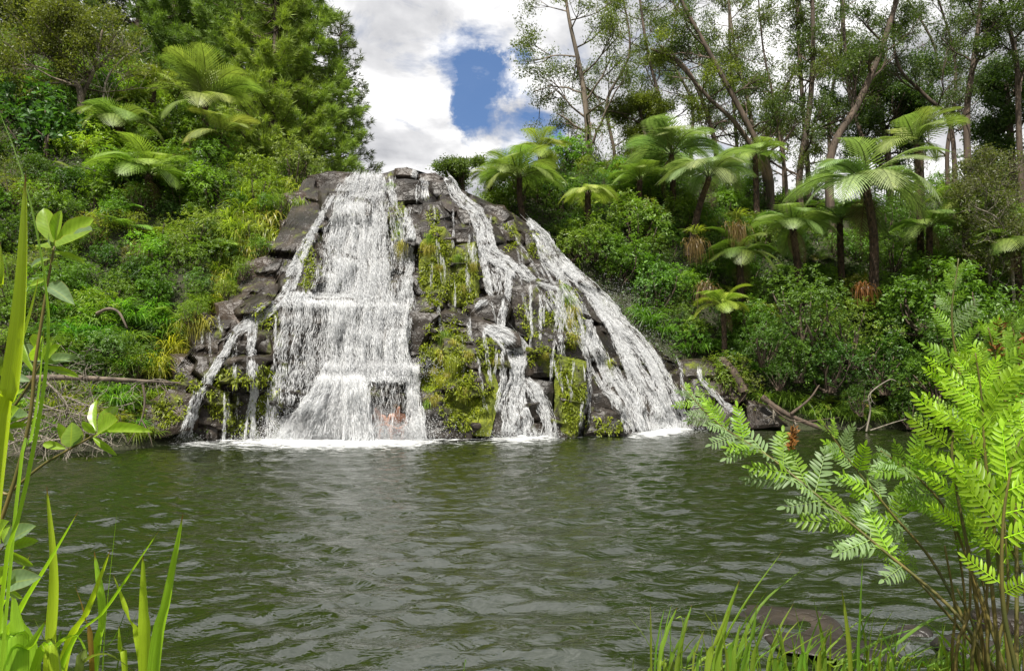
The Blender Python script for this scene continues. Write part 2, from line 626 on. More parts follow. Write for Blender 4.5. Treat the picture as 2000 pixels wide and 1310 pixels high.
wy = np.concatenate([[-3, 0, 1.2], 1.9 * (27 / 1.9) ** np.linspace(0, 1, 470)])
wa = np.concatenate([[-3.2, -2.2, -1.6, -1.25, -1.0], np.linspace(-0.86, 0.86, 420), [1.0, 1.25, 1.6, 2.2, 3.2]])
WA, WY = np.meshgrid(wa, wy)
WX = WA * np.maximum(WY, 4.0)
WZ = waves(WX, WY)
nx, ny = len(wa), len(wy)
ii = np.arange(ny - 1)[:, None] * nx + np.arange(nx - 1)[None]
pool = obj('pool_water', mk_mesh('pool_water', np.stack([WX, WY, WZ], -1),
                                 np.stack([ii, ii + 1, ii + nx + 1, ii + nx], -1).reshape(-1, 4), water_mat()), kind='structure')


# ------------------------------------------------------------------ the cliff of the fall
CTRL = np.array([
    (280, 880, 17.6), (350, 868, 17.9), (440, 868, 18.2), (530, 868, 18.5), (640, 866, 18.75), (740, 862, 18.9), (830, 862, 18.75), (900, 862, 18.75),
    (1000, 858, 19.2), (1100, 852, 19.8), (1160, 850, 20.1), (1225, 850, 20.5), (1290, 842, 21.6), (1350, 838, 22.7),
    (300, 780, 17.9), (420, 700, 18.35), (480, 650, 18.6), (520, 700, 18.5), (500, 600, 19.1), (540, 592, 19.3), (380, 640, 18.9), (450, 560, 20.2), (520, 480, 21.4),
    (600, 600, 19.25), (680, 600, 19.35), (600, 720, 18.95), (600, 560, 20.3), (680, 560, 20.4), (560, 540, 20.4), (560, 420, 22.4), (600, 345, 24.0),
    (590, 470, 21.2), (650, 400, 22.4), (720, 345, 23.9), (700, 450, 21.7), (780, 400, 22.6), (690, 540, 20.6), (640, 340, 24.2),
    (660, 735, 18.85), (760, 735, 18.85), (660, 690, 19.4), (780, 690, 19.5), (760, 640, 20.0),
    (820, 600, 20.7), (900, 600, 20.7), (850, 480, 21.3), (930, 520, 21.2), (830, 400, 22.4), (800, 335, 23.6), (870, 350, 23.9), (900, 420, 22.6),
    (850, 650, 19.8), (900, 700, 19.4), (830, 800, 19.0), (950, 650, 20.0),
    (960, 450, 22.2), (1000, 600, 20.8), (1060, 560, 21.2), (1060, 650, 20.6), (1130, 640, 20.9), (1100, 700, 20.2), (1110, 780, 19.95),
    (1000, 420, 24.0), (1060, 470, 23.5), (1130, 560, 22.9), (1200, 650, 22.5), (1190, 720, 21.4), (1280, 720, 22.4), (1260, 800, 21.5), (1330, 760, 22.8),
    (940, 385, 24.0)], float)


def _phi(a, b):
    r2 = ((a[:, None, :] - b[None]) ** 2).sum(-1)
    return np.where(r2 > 0, 0.5 * r2 * np.log(r2 + 1e-12), 0)


_c = CTRL[:, :2] / 100
_n = len(_c)
_A = np.zeros((_n + 3, _n + 3))
_A[:_n, :_n] = _phi(_c, _c) + np.eye(_n) * 0.12
_A[:_n, _n] = 1
_A[:_n, _n + 1:] = _c
_A[_n:, :_n] = _A[:_n, _n:].T
_w = np.linalg.solve(_A, np.concatenate([CTRL[:, 2], np.zeros(3)]))


def cliff_depth(px, py):
    q = np.stack([np.ravel(px), np.ravel(py)], -1) / 100
    r = _phi(q, _c) @ _w[:_n] + _w[_n] + q @ _w[_n + 1:]
    return r.reshape(np.shape(px))


TOP = np.array([(280, 862), (320, 790), (345, 720), (385, 660), (430, 605), (478, 545), (522, 500), (558, 430), (592, 352), (640, 334), (690, 337), (720, 344), (755, 337), (775, 330), (800, 328), (840, 341),
                (870, 347), (900, 370), (940, 388), (1000, 415), (1050, 450), (1100, 500), (1180, 570), (1250, 655), (1310, 700), (1345, 740), (1375, 800)], float)

cpx = np.arange(285, 1372, 2.6)
csn = 205
top = np.interp(cpx, TOP[:, 0], TOP[:, 1])
s = np.linspace(0, 1, csn)
PX = np.repeat(cpx[None], csn, 0)
PY = top[None] + (905 - top)[None] * s[:, None]
D = cliff_depth(PX, np.minimum(PY, 870))
# broken rock: two sizes of slabs, each standing forward or back as a whole
rg = np.random.default_rng(11)


def slabs(cw, ch, amp, warp, crack=.16):
    wx = PX + warp * np.sin(PY / 37.0 + PX / 61) + warp * 0.6 * np.sin(PY / 17.0 - PX / 23)
    wy_ = PY + warp * 0.8 * np.sin(PX / 43.0 + 1.3) + 0.16 * (PX - 700) * np.sign(PX - 760) * 0.6
    best = np.full(PX.shape, 1e9)
    second = np.full(PX.shape, 1e9)
    out = np.zeros(PX.shape)
    cxs, cys = np.arange(250, 1420, cw), np.arange(200, 1100, ch)
    for a in cxs:
        for b_ in cys:
            x0, y0 = a + rg.uniform(-.45, .45) * cw, b_ + rg.uniform(-.45, .45) * ch
            o = rg.normal(0, amp)
            tx, ty = rg.normal(0, amp * 0.5, 2)
            m_ = (abs(wx - x0) < 1.6 * cw) & (abs(wy_ - y0) < 1.6 * ch)
            d_ = np.maximum(abs(wx - x0) / cw, abs(wy_ - y0) / ch)[m_]
            sel = d_ < best[m_]
            bb = best[m_]
            s2_ = second[m_]
            s2_ = np.where(sel, bb, np.minimum(s2_, d_))
            second[m_] = s2_
            bb[sel] = d_[sel]
            best[m_] = bb
            oo = out[m_]
            oo[sel] = (o + tx * (wx[m_] - x0) / cw + ty * (wy_[m_] - y0) / ch)[sel]
            out[m_] = oo
    return out + crack * np.clip(1 - (second - best) / .10, 0, 1)


D = D + slabs(84, 46, 0.24, 7, .22) + slabs(34, 24, 0.035, 5, .04)
for _ in range(1):
    Dp = np.pad(D, 1, mode='edge')
    D = (Dp[1:-1, 1:-1] * 2 + Dp[:-2, 1:-1] + Dp[2:, 1:-1] + Dp[1:-1, :-2] + Dp[1:-1, 2:]) / 6
dv = np.stack([(PX - 1000) / F, math.cos(PITCH) + (PY - 655) / F * math.sin(PITCH), math.sin(PITCH) - (PY - 655) / F * math.cos(PITCH)], -1)
CV = dv * (D / dv[..., 1])[..., None] + np.array([0, 0, CAM_H])
back = CV[0].copy()
back[:, 0] *= (back[:, 1] + 4) / back[:, 1]
back[:, 1] += 4
back[:, 2] -= np.interp(cpx, [500, 620, 900, 1000], [1.5, .2, .2, 1.5])
CV = np.concatenate([back[None], CV], 0)
PX2, PY2 = np.concatenate([PX[:1], PX]), np.concatenate([PY[:1], PY])


def mossmap(px, py):
    m = np.full(np.shape(px), 0.38)
    for x0, y0, rx, ry, v in ((855, 520, 45, 95, .62), (915, 540, 35, 70, .35), (775, 430, 25, 45, .5), (600, 520, 30, 60, .45), (880, 700, 70, 90, .6), (900, 790, 70, 60, .6),
                              (1060, 640, 60, 60, .3), (1105, 610, 30, 70, .45), (1120, 770, 40, 70, .4), (460, 770, 100, 110, .55), (1180, 830, 50, 40, .3), (330, 800, 70, 80, .55),
                              (990, 450, 50, 50, .3), (1060, 500, 40, 50, .35), (1150, 620, 50, 60, .3), (840, 420, 40, 40, .2)):
        m = np.maximum(m, v * np.clip(1.5 - 1.2 * np.sqrt(((px - x0) / rx) ** 2 + ((py - y0) / ry) ** 2), 0, 1))
    return m


nx, ny = len(cpx), csn + 1
ii = np.arange(ny - 1)[:, None] * nx + np.arange(nx - 1)[None]
cF = np.stack([ii, ii + nx, ii + nx + 1, ii + 1], -1).reshape(-1, 4)
cliff = thing('waterfall_cliff', 'dark wet stepped rock cliff with bright moss, the falls running over it', 'cliff')
face_me = mk_mesh('rock_face', CV, cF, M_ROCK, True, {'mossv': mossmap(PX2, PY2).ravel()}, 32)
obj('rock_face', face_me, cliff, moss=0.0, brown=0.22)
ROCKV, ROCKF = [CV.reshape(-1, 3)], [np.vstack([cF[:, :3], cF[:, [0, 2, 3]]])]


def rock_bm(V2, faces, sub, amp, seed, sc=2.2):
    bm = bmesh.new()
    vs_ = [bm.verts.new(v) for v in V2]
    for f in faces:
        bm.faces.new([vs_[i] for i in f])
    bmesh.ops.recalc_face_normals(bm, faces=bm.faces)
    bmesh.ops.triangulate(bm, faces=bm.faces)
    for _ in range(sub):
        long_e = [e for e in bm.edges if e.calc_length() > 0.16]
        if not long_e:
            break
        bmesh.ops.subdivide_edges(bm, edges=long_e, cuts=1, use_grid_fill=True)
        bmesh.ops.triangulate(bm, faces=bm.faces)
    bm.normal_update()
    for v in bm.verts:
        p = v.co
        n1 = noise.fractal(Vector((p.x * sc + seed, p.y * sc, p.z * sc * 1.6)), 1.0, 2.0, 4)
        n2 = noise.cell(Vector((p.x * 2.1 + seed, p.y * 2.1, p.z * 3.7)))
        v.co = p + v.normal * (amp * n1 * .8 + amp * 0.35 * (n2 - 0.5))
    return bm


def rock_block(poly, Y, lean=0.25, thick=1.2, moss=0.0, brown=0.0, amp=0.05, parent=None, bulge=0.10, sub=4, moss_own=True):
    """a block of stone whose front outline is given in photo pixels at depth Y; lean sends the top back"""
    poly = np.array(poly, float)
    y1 = poly[:, 1].max()
    zs = Y / F
    pts = [at(px, py, Y + lean * (y1 - py) * zs) for px, py in poly]
    n = len(pts)
    c = np.mean(pts, axis=0) - np.array([0, bulge, 0])
    inner = [c + (p - c) * 0.72 - np.array([0, bulge, 0]) * 0.8 for p in pts]
    bk = [p + np.array([0, thick, 0]) + np.array([0, 0, -0.05]) for p in pts]
    V = pts + inner + bk + [c]
    f = []
    for i in range(n):
        j = (i + 1) % n
        f += [(i, j, n + j, n + i), (n + i, n + j, 3 * n), (j, i, 2 * n + i, 2 * n + j)]
    f.append(tuple(range(2 * n, 3 * n)))
    bm = rock_bm(V, f, sub, amp, R.uniform(0, 50))
    me = bpy.data.meshes.new('rock_block')
    bm.to_mesh(me)
    bm.free()
    me.materials.append(M_ROCK)
    me.polygons.foreach_set('use_smooth', np.ones(len(me.polygons), bool))
    me.set_sharp_from_angle(angle=rad(30))
    a = np.zeros(len(me.vertices) * 3)
    me.vertices.foreach_get('co', a)
    me.calc_loop_triangles()
    tr = np.zeros(len(me.loop_triangles) * 3, int)
    me.loop_triangles.foreach_get('vertices', tr)
    ROCKV.append(a.reshape(-1, 3))
    ROCKF.append(tr.reshape(-1, 3))
    return obj('rock_block', me, parent or cliff, moss=float(moss), brown=float(max(.2, brown)))


BLOCKS = [  # outline, depth, lean, moss, brown
    ([(800, 606), (858, 614), (806, 724), (792, 700), (787, 650)], 19.55, .1, .08, 0),
    ([(856, 614), (925, 628), (938, 678), (900, 735), (858, 795), (815, 808), (800, 735)], 19.1, .42, 1.0, 0),
    ([(895, 690), (958, 690), (978, 770), (958, 852), (880, 850), (850, 795)], 18.85, .28, 1.0, 0),
    ([(815, 808), (860, 790), (905, 830), (900, 862), (815, 862)], 18.6, .2, .35, 0),
    ([(858, 610), (940, 620), (1012, 650), (1018, 676), (985, 682), (925, 640), (865, 628)], 19.7, .3, .15, 0),
    ([(935, 655), (985, 670), (1000, 720), (960, 720), (935, 690)], 19.3, .25, .6, 0),
    ([(1030, 690), (1050, 668), (1100, 680), (1098, 735), (1035, 738)], 19.9, .2, .6, 0),
    ([(1085, 690), (1145, 706), (1143, 790), (1130, 848), (1085, 848), (1082, 760)], 19.55, .14, .75, 0),
    ([(1005, 735), (1080, 745), (1080, 850), (1020, 856), (1000, 800)], 19.45, .2, .15, 0),
    ([(945, 790), (1000, 770), (1010, 855), (940, 860)], 19.0, .2, .3, 0),
    ([(1145, 808), (1175, 795), (1210, 805), (1228, 850), (1140, 852)], 19.95, .35, .4, 0),
    ([(1148, 765), (1200, 755), (1222, 790), (1215, 810), (1150, 805)], 20.4, .3, .25, 0),
    ([(1190, 715), (1230, 735), (1262, 790), (1255, 840), (1215, 838), (1200, 770)], 20.9, .3, .15, 0),
    ([(905, 602), (930, 580), (985, 574), (1002, 600), (985, 640), (925, 628)], 20.1, .25, .05, 0),
    ([(1000, 562), (1050, 545), (1110, 560), (1125, 620), (1115, 690), (1060, 682), (995, 645)], 20.55, .18, .42, 0),
    ([(1092, 545), (1130, 575), (1145, 640), (1140, 705), (1100, 690)], 20.75, .18, .62, 0),
    ([(820, 475), (845, 440), (868, 442), (888, 470), (890, 600), (815, 602)], 20.9, .1, .85, 0),
    ([(888, 478), (930, 470), (938, 595), (888, 602)], 20.85, .1, .75, 0),
    ([(862, 446), (920, 443), (926, 478), (866, 478)], 21.2, .2, .05, 0),
    ([(758, 348), (820, 352), (826, 398), (770, 400), (756, 385)], 22.6, .3, .05, .2),
    ([(770, 328), (795, 324), (815, 332), (815, 348), (768, 346)], 23.5, .3, 0, .5),
    ([(812, 338), (850, 338), (868, 350), (862, 362), (815, 356)], 23.6, .3, 0, .4),
    ([(840, 352), (880, 352), (886, 385), (850, 392), (836, 372)], 23.1, .3, .05, .2),
    ([(757, 404), (790, 400), (800, 425), (794, 470), (775, 480), (760, 440)], 22.0, .2, .75, 0),
    ([(826, 398), (860, 392), (880, 425), (862, 446), (830, 450), (815, 430)], 22.0, .3, .35, .1),
    ([(880, 400), (920, 410), (940, 440), (900, 445)], 22.3, .4, .3, .2),
    ([(935, 395), (985, 400), (1005, 425), (985, 445), (940, 430)], 23.2, .4, .1, .3),
    ([(965, 440), (1005, 428), (1025, 470), (1015, 495), (980, 490)], 22.6, .3, .45, .1),
    ([(1020, 450), (1045, 448), (1060, 490), (1050, 510), (1025, 500)], 22.8, .3, .45, .1),
    ([(1010, 500), (1060, 510), (1090, 545), (1060, 552), (1015, 540)], 22.0, .6, .3, .25),
    ([(640, 372), (680, 372), (676, 408), (650, 425), (634, 400)], 22.3, .3, .2, 0),
    ([(590, 462), (622, 455), (628, 540), (612, 578), (580, 575), (578, 520)], 20.9, .2, .55, 0),
    ([(600, 344), (640, 333), (692, 337), (690, 360), (650, 368), (610, 372)], 23.9, .2, .05, .5),
    ([(552, 380), (590, 370), (615, 385), (600, 425), (560, 420)], 22.9, .3, .1, .85),
    ([(545, 430), (585, 425), (600, 455), (580, 480), (545, 470)], 22.1, .4, .15, .5),
    ([(470, 515), (520, 500), (548, 520), (545, 582), (480, 585), (462, 560)], 20.6, .12, .1, .75),
    ([(520, 470), (560, 470), (575, 510), (550, 530), (520, 510)], 21.3, .2, .25, .5),
    ([(555, 480), (580, 490), (572, 560), (548, 580)], 20.8, .2, .3, .1),
    ([(545, 580), (578, 575), (585, 640), (560, 660), (545, 630)], 19.2, .12, .15, 0),
    ([(505, 603), (548, 600), (550, 640), (510, 645)], 19.0, .3, .3, 0),
    ([(490, 645), (548, 640), (545, 700), (500, 690)], 18.75, .25, .4, 0),
    ([(435, 690), (470, 670), (500, 695), (505, 770), (500, 866), (420, 866), (415, 770)], 18.25, .22, .42, 0),
    ([(495, 695), (545, 690), (548, 860), (498, 866)], 18.45, .16, .5, 0),
    ([(365, 800), (420, 770), (425, 866), (348, 868)], 18.05, .22, .38, 0),
    ([(418, 592), (470, 585), (505, 600), (480, 645), (425, 640)], 19.2, .3, .15, .7),
    ([(362, 630), (400, 605), (432, 640), (420, 690), (370, 680)], 18.9, .3, .2, .8),
    ([(330, 690), (395, 685), (400, 735), (340, 745)], 18.4, .5, .3, .7),
    ([(275, 790), (330, 760), (380, 770), (365, 840), (300, 858), (265, 840)], 17.3, .35, .45, .5),
    ([(330, 745), (395, 735), (400, 770), (350, 800)], 18.1, .3, .55, .3),
    ([(640, 725), (700, 716), (790, 718), (806, 750), (790, 862), (640, 862)], 19.0, .1, .0, 0),
    ([(560, 584), (690, 582), (700, 610), (640, 640), (570, 640)], 19.25, .15, .0, 0),
]
for P_, Y_, ln, mo_, br_ in BLOCKS:
    rock_block(P_, Y_, ln, 1.3, mo_, br_)

# rocks at the foot of the other bank and on the near shore
RB = thing('rock_ledge', '', 'rock')
RB['label'] = 'brown mossy rock ledge with a thin trickle below the grass tufts'
for P_, Y_, ln, mo_, br_ in (
        ([(1325, 702), (1375, 697), (1412, 722), (1405, 738), (1335, 738)], 23.0, .8, .5, .4),
        ([(1345, 735), (1405, 737), (1430, 765), (1380, 790), (1345, 775)], 22.6, .6, .2, .4),
        ([(1385, 748), (1430, 738), (1462, 752), (1455, 785), (1400, 785)], 22.8, .6, .4, .4),
        ([(1350, 780), (1395, 778), (1450, 800), (1470, 836), (1345, 838)], 22.3, .6, .15, .1),
        ([(1455, 780), (1500, 790), (1540, 832), (1465, 838)], 22.4, .6, .3, .3)):
    rock_block(P_, Y_, ln, 1.6, mo_, br_, parent=RB)
bvh = BVHTree.FromPolygons(np.vstack(ROCKV).tolist(), np.vstack([f + o for f, o in zip(ROCKF, np.cumsum([0] + [len(v) for v in ROCKV[:-1]]))]).tolist())
CAMV = Vector((0, 0, CAM_H))


def rock_hit(px, py):
    d = Vector(ray_dir(px, py)).normalized()
    h = bvh.ray_cast(CAMV, d, 60)
    return None if h[0] is None else (np.array(h[0]), np.array(h[1]))


# smaller broken stones wedged over the whole face
STONES = []
for k in range(10):
    bm = bmesh.new()
    for _ in range(14):
        p = R.uniform(-1, 1, 3) * np.array([1, .8, .62])
        p /= max(1e-3, (np.abs(p) ** 4).sum() ** 0.25) / R.uniform(.85, 1.05)
        bm.verts.new(Vector(p * np.array([1, .8, .62])))
    r_ = bmesh.ops.convex_hull(bm, input=bm.verts)
    bmesh.ops.delete(bm, geom=[g_ for g_ in r_['geom_interior'] if isinstance(g_, bmesh.types.BMVert)], context='VERTS')
    bmesh.ops.bevel(bm, geom=list(bm.edges), offset=0.07, segments=1, affect='EDGES', profile=0.6)
    me = bpy.data.meshes.new('stone')
    bm.to_mesh(me)
    bm.free()
    me.materials.append(M_ROCK)
    STONES.append(me)
STREAM_PX = np.array([(722, 342), (712, 380), (870, 350), (890, 380), (928, 418), (950, 450), (958, 490), (990, 515), (1000, 535), (990, 575), (980, 620), (985, 655), (1012, 685), (1012, 720), (1006, 770), (1010, 850),
                      (1062, 465), (1095, 515), (1145, 558), (1190, 612), (1210, 640), (1230, 670), (1262, 730), (1280, 790), (1250, 770), (1300, 760), (1260, 820), (1060, 500), (1085, 535), (1122, 590), (1150, 640), (1168, 685), (1192, 735), (1222, 785),
                      (672, 362), (645, 395), (622, 440), (590, 488), (572, 530), (558, 575), (515, 612), (490, 632), (462, 648), (435, 690), (412, 735), (385, 775), (366, 830), (490, 660), (490, 700), (497, 750), (496, 800), (490, 850),
                      (825, 370), (942, 500), (955, 550), (962, 580), (1040, 755), (1066, 800), (1068, 840), (1035, 600), (1055, 620), (1095, 620), (1098, 680)], float)


def near_stream(x, y):
    return np.hypot(STREAM_PX[:, 0] - x, STREAM_PX[:, 1] - y).min() < 24


cnt = 0
for px in range(400, 1340, 40):
    for py in range(330, 862, 32):
        x, y = px + R.uniform(-16, 16), py + R.uniform(-12, 12)
        if y < np.interp(x, TOP[:, 0], TOP[:, 1]) + 8 or R.random() < 0.35 or (560 < x < 810 and y > 345) or near_stream(x, y) or cnt >= 260:
            continue
        h = rock_hit(x, y)
        if h is None:
            continue
        P, N = h
        sz = R.uniform(.10, .30)
        o = obj('stone', STONES[int(R.integers(10))], cliff)
        o.location = P + np.array([0, .45 * sz, -0.1 * sz])
        o.rotation_euler = (R.normal(0, .25), R.normal(0.0, .22) + (0.25 if x > 900 else -0.15), R.uniform(-.5, .5))
        o.scale = (sz * R.uniform(.9, 1.7), sz * 1.0, sz * R.uniform(.6, 1.1))
        o['moss'] = float(np.clip(mossmap(np.array(x), np.array(y)) + R.normal(0, .18), 0, .85))
        o['brown'] = float(np.clip(R.normal(.15, .2) + (.4 if x < 520 and y < 650 else 0), 0, 1))
        cnt += 1


# ------------------------------------------------------------------ falling water
def fall_mat():
    m, t, out = new_mat('white_water')
    p = t.n('ShaderNodeBsdfPrincipled')
    p.inputs['Base Color'].default_value = (0.93, 0.94, 0.95, 1)
    p.inputs['Roughness'].default_value = 0.25
    tr = t.n('ShaderNodeBsdfTranslucent')
    tr.inputs['Color'].default_value = (0.9, 0.92, 0.95, 1)
    mx = t.n('ShaderNodeMixShader')
    mx.inputs[0].default_value = 0.3
    t.l(p.outputs[0], mx.inputs[1])
    t.l(tr.outputs[0], mx.inputs[2])
    tp = t.n('ShaderNodeBsdfTransparent')
    m2 = t.n('ShaderNodeMixShader')
    m2.inputs[0].default_value = 0.62
    t.l(tp.outputs[0], m2.inputs[1])
    t.l(mx.outputs[0], m2.inputs[2])
    t.l(m2.outputs[0], out.inputs['Surface'])
    return m


def sheet_mat():
    """thin running water: white strands with clear gaps, drawn out along the flow (across, along in metres)"""
    m, t, out = new_mat('water_sheet')
    a = t.n('ShaderNodeAttribute', attribute_name='across')
    b = t.n('ShaderNodeAttribute', attribute_name='along')
    d = t.n('ShaderNodeAttribute', attribute_name='dens')
    c = t.n('ShaderNodeCombineXYZ')
    t.l(t.math('MULTIPLY', a.outputs['Fac'], 10.0), c.inputs[0])
    t.l(t.math('MULTIPLY', b.outputs['Fac'], 0.9), c.inputs[1])
    f = t.noise(c.outputs[0], 1.6, 5, 0.62, 0.9)
    c2 = t.n('ShaderNodeCombineXYZ')
    t.l(t.math('MULTIPLY', a.outputs['Fac'], 24.0), c2.inputs[0])
    t.l(t.math('MULTIPLY', b.outputs['Fac'], 3.0), c2.inputs[1])
    f2 = t.noise(c2.outputs[0], 1.0, 3, 0.6, 0.5)
    v = t.math('ADD', t.math('MULTIPLY', f, 0.90), t.math('MULTIPLY', f2, 0.20))
    v = t.math('ADD', v, t.math('SUBTRACT', d.outputs['Fac'], 0.5))
    al = t.ramp(v, [(0.40, 0.0), (0.56, 0.30), (0.78, 0.96)])
    p = t.n('ShaderNodeBsdfPrincipled')
    p.inputs['Base Color'].default_value = (0.93, 0.94, 0.95, 1)
    p.inputs['Roughness'].default_value = 0.3
    tp = t.n('ShaderNodeBsdfTransparent')
    mx = t.n('ShaderNodeMixShader')
    tl = t.n('ShaderNodeBsdfTranslucent')
    tl.inputs['Color'].default_value = (.93, .94, .95, 1)
    mt = t.n('ShaderNodeMixShader')
    mt.inputs[0].default_value = .15
    t.l(p.outputs[0], mt.inputs[1])
    t.l(tl.outputs[0], mt.inputs[2])
    t.l(al, mx.inputs[0])
    t.l(tp.outputs[0], mx.inputs[1])
    t.l(mt.outputs[0], mx.inputs[2])
    bu = t.n('ShaderNodeBump')
    bu.inputs['Distance'].default_value = 0.025
    t.l(v, bu.inputs['Height'])
    t.l(bu.outputs[0], p.inputs['Normal'])
    t.l(mx.outputs[0], out.inputs['Surface'])
    return m


M_FALL, M_SHEET = fall_mat(), sheet_mat()


class Drops:
    def __init__(self):
        self.P, self.D, self.L, self.W = [], [], [], []

    def add(self, P, D_, L, W):
        self.P.append(P)
        self.D.append(D_)
        self.L.append(np.broadcast_to(L, (len(P),)))
        self.W.append(np.broadcast_to(W, (len(P),)))

    def mesh(self, name):
        P, D_, L, W = np.vstack(self.P), norm(np.vstack(self.D)), np.concatenate(self.L)[:, None], np.concatenate(self.W)[:, None]
        n = len(P)
        a = norm(np.cross(D_, R.normal(0, 1, (n, 3))))
        b = np.cross(D_, a)
        V = [P - D_ * L * .5]
        for th in (0, 2.094, 4.189):
            V.append(P + (a * math.cos(th) + b * math.sin(th)) * W * .5 + D_ * L * .12)
        V.append(P + D_ * L * .5)
        V = np.stack(V, 1).reshape(-1, 3)
        i = np.arange(n)[:, None] * 5
        F3 = np.concatenate([i + np.array([[q]]).reshape(1, 3) for q in ((0, 2, 1), (0, 3, 2), (0, 1, 3), (4, 1, 2), (4, 2, 3), (4, 3, 1))])
        return mk_mesh(name, V, F3, M_FALL, True)


def stream(root, path, n, size=(0.035, 0.012), sheet=0.5, off=0.05, out_=0.10, spread=1.0, hang=0.0, patch=0.6, seed=None):
    """running water along a pixel path of (px, py, width px); the depth is where the rock is"""
    path = np.array(path, float)
    seg = np.concatenate([[0], np.cumsum(np.hypot(*np.diff(path[:, :2], axis=0).T))])
    nt = max(6, int(seg[-1] / 9))
    nw = int(np.clip(path[:, 2].max() / 7, 3, 22))
    tt = np.linspace(0, seg[-1], nt)
    C = np.stack([np.interp(tt, seg, path[:, k]) for k in range(3)], -1)
    C[:, 0] += np.convolve(R.normal(0, 1.0, nt + 4), np.ones(5) / 5, 'valid') * min(6, 0.25 * C[:, 2].mean() + 2)
    tan = norm(np.gradient(C[:, :2], axis=0))
    # cross direction: level for wide falls, square to the flow for narrow ones
    wide = np.clip((C[:, 2] - 20) / 60, 0, 1)[:, None]
    crs = norm(np.stack([tan[:, 1], -tan[:, 0]], -1) * (1 - wide) + np.array([[1.0, 0]]) * wide)
    u = np.linspace(-.5, .5, nw)
    G = C[:, None, :2] + crs[:, None] * (u[None, :] * C[:, 2:3])[..., None]
    H = np.full((nt, nw, 3), np.nan)
    for i in range(nt):
        for j in range(nw):
            h = rock_hit(*G[i, j])
            if h is not None:
                H[i, j] = h[0]
    yy = H[..., 1]
    for j in range(nw):
        col = yy[:, j]
        ok = ~np.isnan(col)
        if not ok.any():
            col[:] = np.interp(tt, tt, cliff_depth(G[:, j, 0], G[:, j, 1]))
        else:
            col[:] = np.interp(tt, tt[ok], col[ok])
    # water leaps clear of ledges: never deeper than just above
    if hang > 0:
        for i in range(1, nt):
            yy[i] = np.minimum(yy[i], yy[i - 1] + hang)
    k = np.ones(3) / 3
    for j in range(nw):
        c = np.concatenate([[yy[0, j]], yy[:, j], [yy[-1, j]]])
        yy[:, j] = np.convolve(c, k, 'valid')
    yy = yy - off
    dv_ = np.stack([(G[..., 0] - 1000) / F, math.cos(PITCH) + (G[..., 1] - 655) / F * math.sin(PITCH), math.sin(PITCH) - (G[..., 1] - 655) / F * math.cos(PITCH)], -1)
    S = dv_ * (yy / dv_[..., 1])[..., None] + np.array([0, 0, CAM_H])
    S[..., 2] = np.maximum(S[..., 2], -0.02)
    along = np.concatenate([[0], np.cumsum(np.linalg.norm(np.diff(S[:, nw // 2], axis=0), axis=1))])
    across = np.linalg.norm(S[:, -1] - S[:, 0], axis=1)
    sd = R.uniform(0, 90)
    if sheet > 0:
        ii = np.arange(nt - 1)[:, None] * nw + np.arange(nw - 1)[None]
        Fq = np.stack([ii, ii + nw, ii + nw + 1, ii + 1], -1).reshape(-1, 4)
        edge = np.clip((0.5 - np.abs(u)) * 5, 0, 1)[None] * np.ones((nt, 1))
        ends = np.minimum(1, np.minimum(np.arange(nt) + 0.6, np.arange(nt)[::-1] + 1.6) / 2.5)[:, None]
        dens = sheet * (0.35 + 0.65 * edge * ends) - 0.22 * (1 - edge)
        obj('water_sheet', mk_mesh('water_sheet', S, Fq, M_SHEET, True, {
            'across': (sd + u[None] * across[:, None]).ravel(), 'along': np.repeat(sd * 1.7 + along, nw), 'dens': dens.ravel()}), root)
    if n <= 0:
        return S
    n = int(n * 1.25)
    ti = R.uniform(0, nt - 1.001, n * 2)
    ui = np.clip(R.normal(0, .30 * spread, n * 2), -.62, .62) if spread < 1 else R.uniform(-.52, .52, n * 2)
    i0 = ti.astype(int)
    fu = np.clip((ui + .5) * (nw - 1), 0, nw - 1.001)
    j0 = fu.astype(int)
    a, b = (ti - i0)[:, None], (fu - j0)[:, None]
    P = (S[i0, j0] * (1 - a) + S[i0 + 1, j0] * a) * (1 - b) + (S[i0, j0 + 1] * (1 - a) + S[i0 + 1, j0 + 1] * a) * b
    # strands: keep where a drawn-out noise is high
    w_m = ui * np.interp(ti, np.arange(nt), across)
    l_m = np.interp(ti, np.arange(nt), along)
    keep = np.sin(w_m * 17 + 2.0 * np.sin(l_m * 1.1 + sd) + sd) + 0.8 * np.sin(w_m * 41 + 1.5 * np.sin(l_m * 2.3 + 2 * sd)) + 0.7 * np.sin(l_m * 3.1 + w_m * 5 + sd)
    m_ = (keep + R.normal(0, 1.1, n * 2)) > np.quantile(keep, .5) * patch - 0.25
    sel = np.nonzero(m_)[0][:n]
    P = P[sel]
    Dd = (S[i0 + 1, j0] - S[i0, j0])[sel]
    Dd = norm(Dd) + R.normal(0, .10, (len(sel), 3))
    k_ = len(sel)
    lens = size[0] * 2.2 * R.lognormal(0, .6, k_)
    wid = size[1] * .66 * R.lognormal(0, .40, k_)
    P = P + np.stack([R.normal(0, .012, k_), -np.abs(R.normal(0, out_, k_)), R.normal(0, .02, k_)], -1)
    drops.add(P, Dd, lens, wid)
    return S


def mist(cx, py, Y, rx, ry, rz, n, w=0.010):
    """fine spray thrown up round a point"""
    c = at(cx, py, Y)
    P = c + R.normal(0, 1, (n, 3)) * np.array([rx, ry, rz])
    P[:, 2] = np.where(P[:, 2] < 0, -P[:, 2] * .6, P[:, 2])
    drops.add(P, np.array([[0, 0, 1.0]]) + R.normal(0, .4, (n, 3)), w * 1.6 * R.lognormal(0, .4, n), w * R.lognormal(0, .3, n))


FALLS = {}


def fall(label):
    global drops
    drops = Drops()
    return thing('waterfall', label, 'waterfall')


def close_fall(root):
    obj('spray', drops.mesh('spray'), root, kind='stuff')


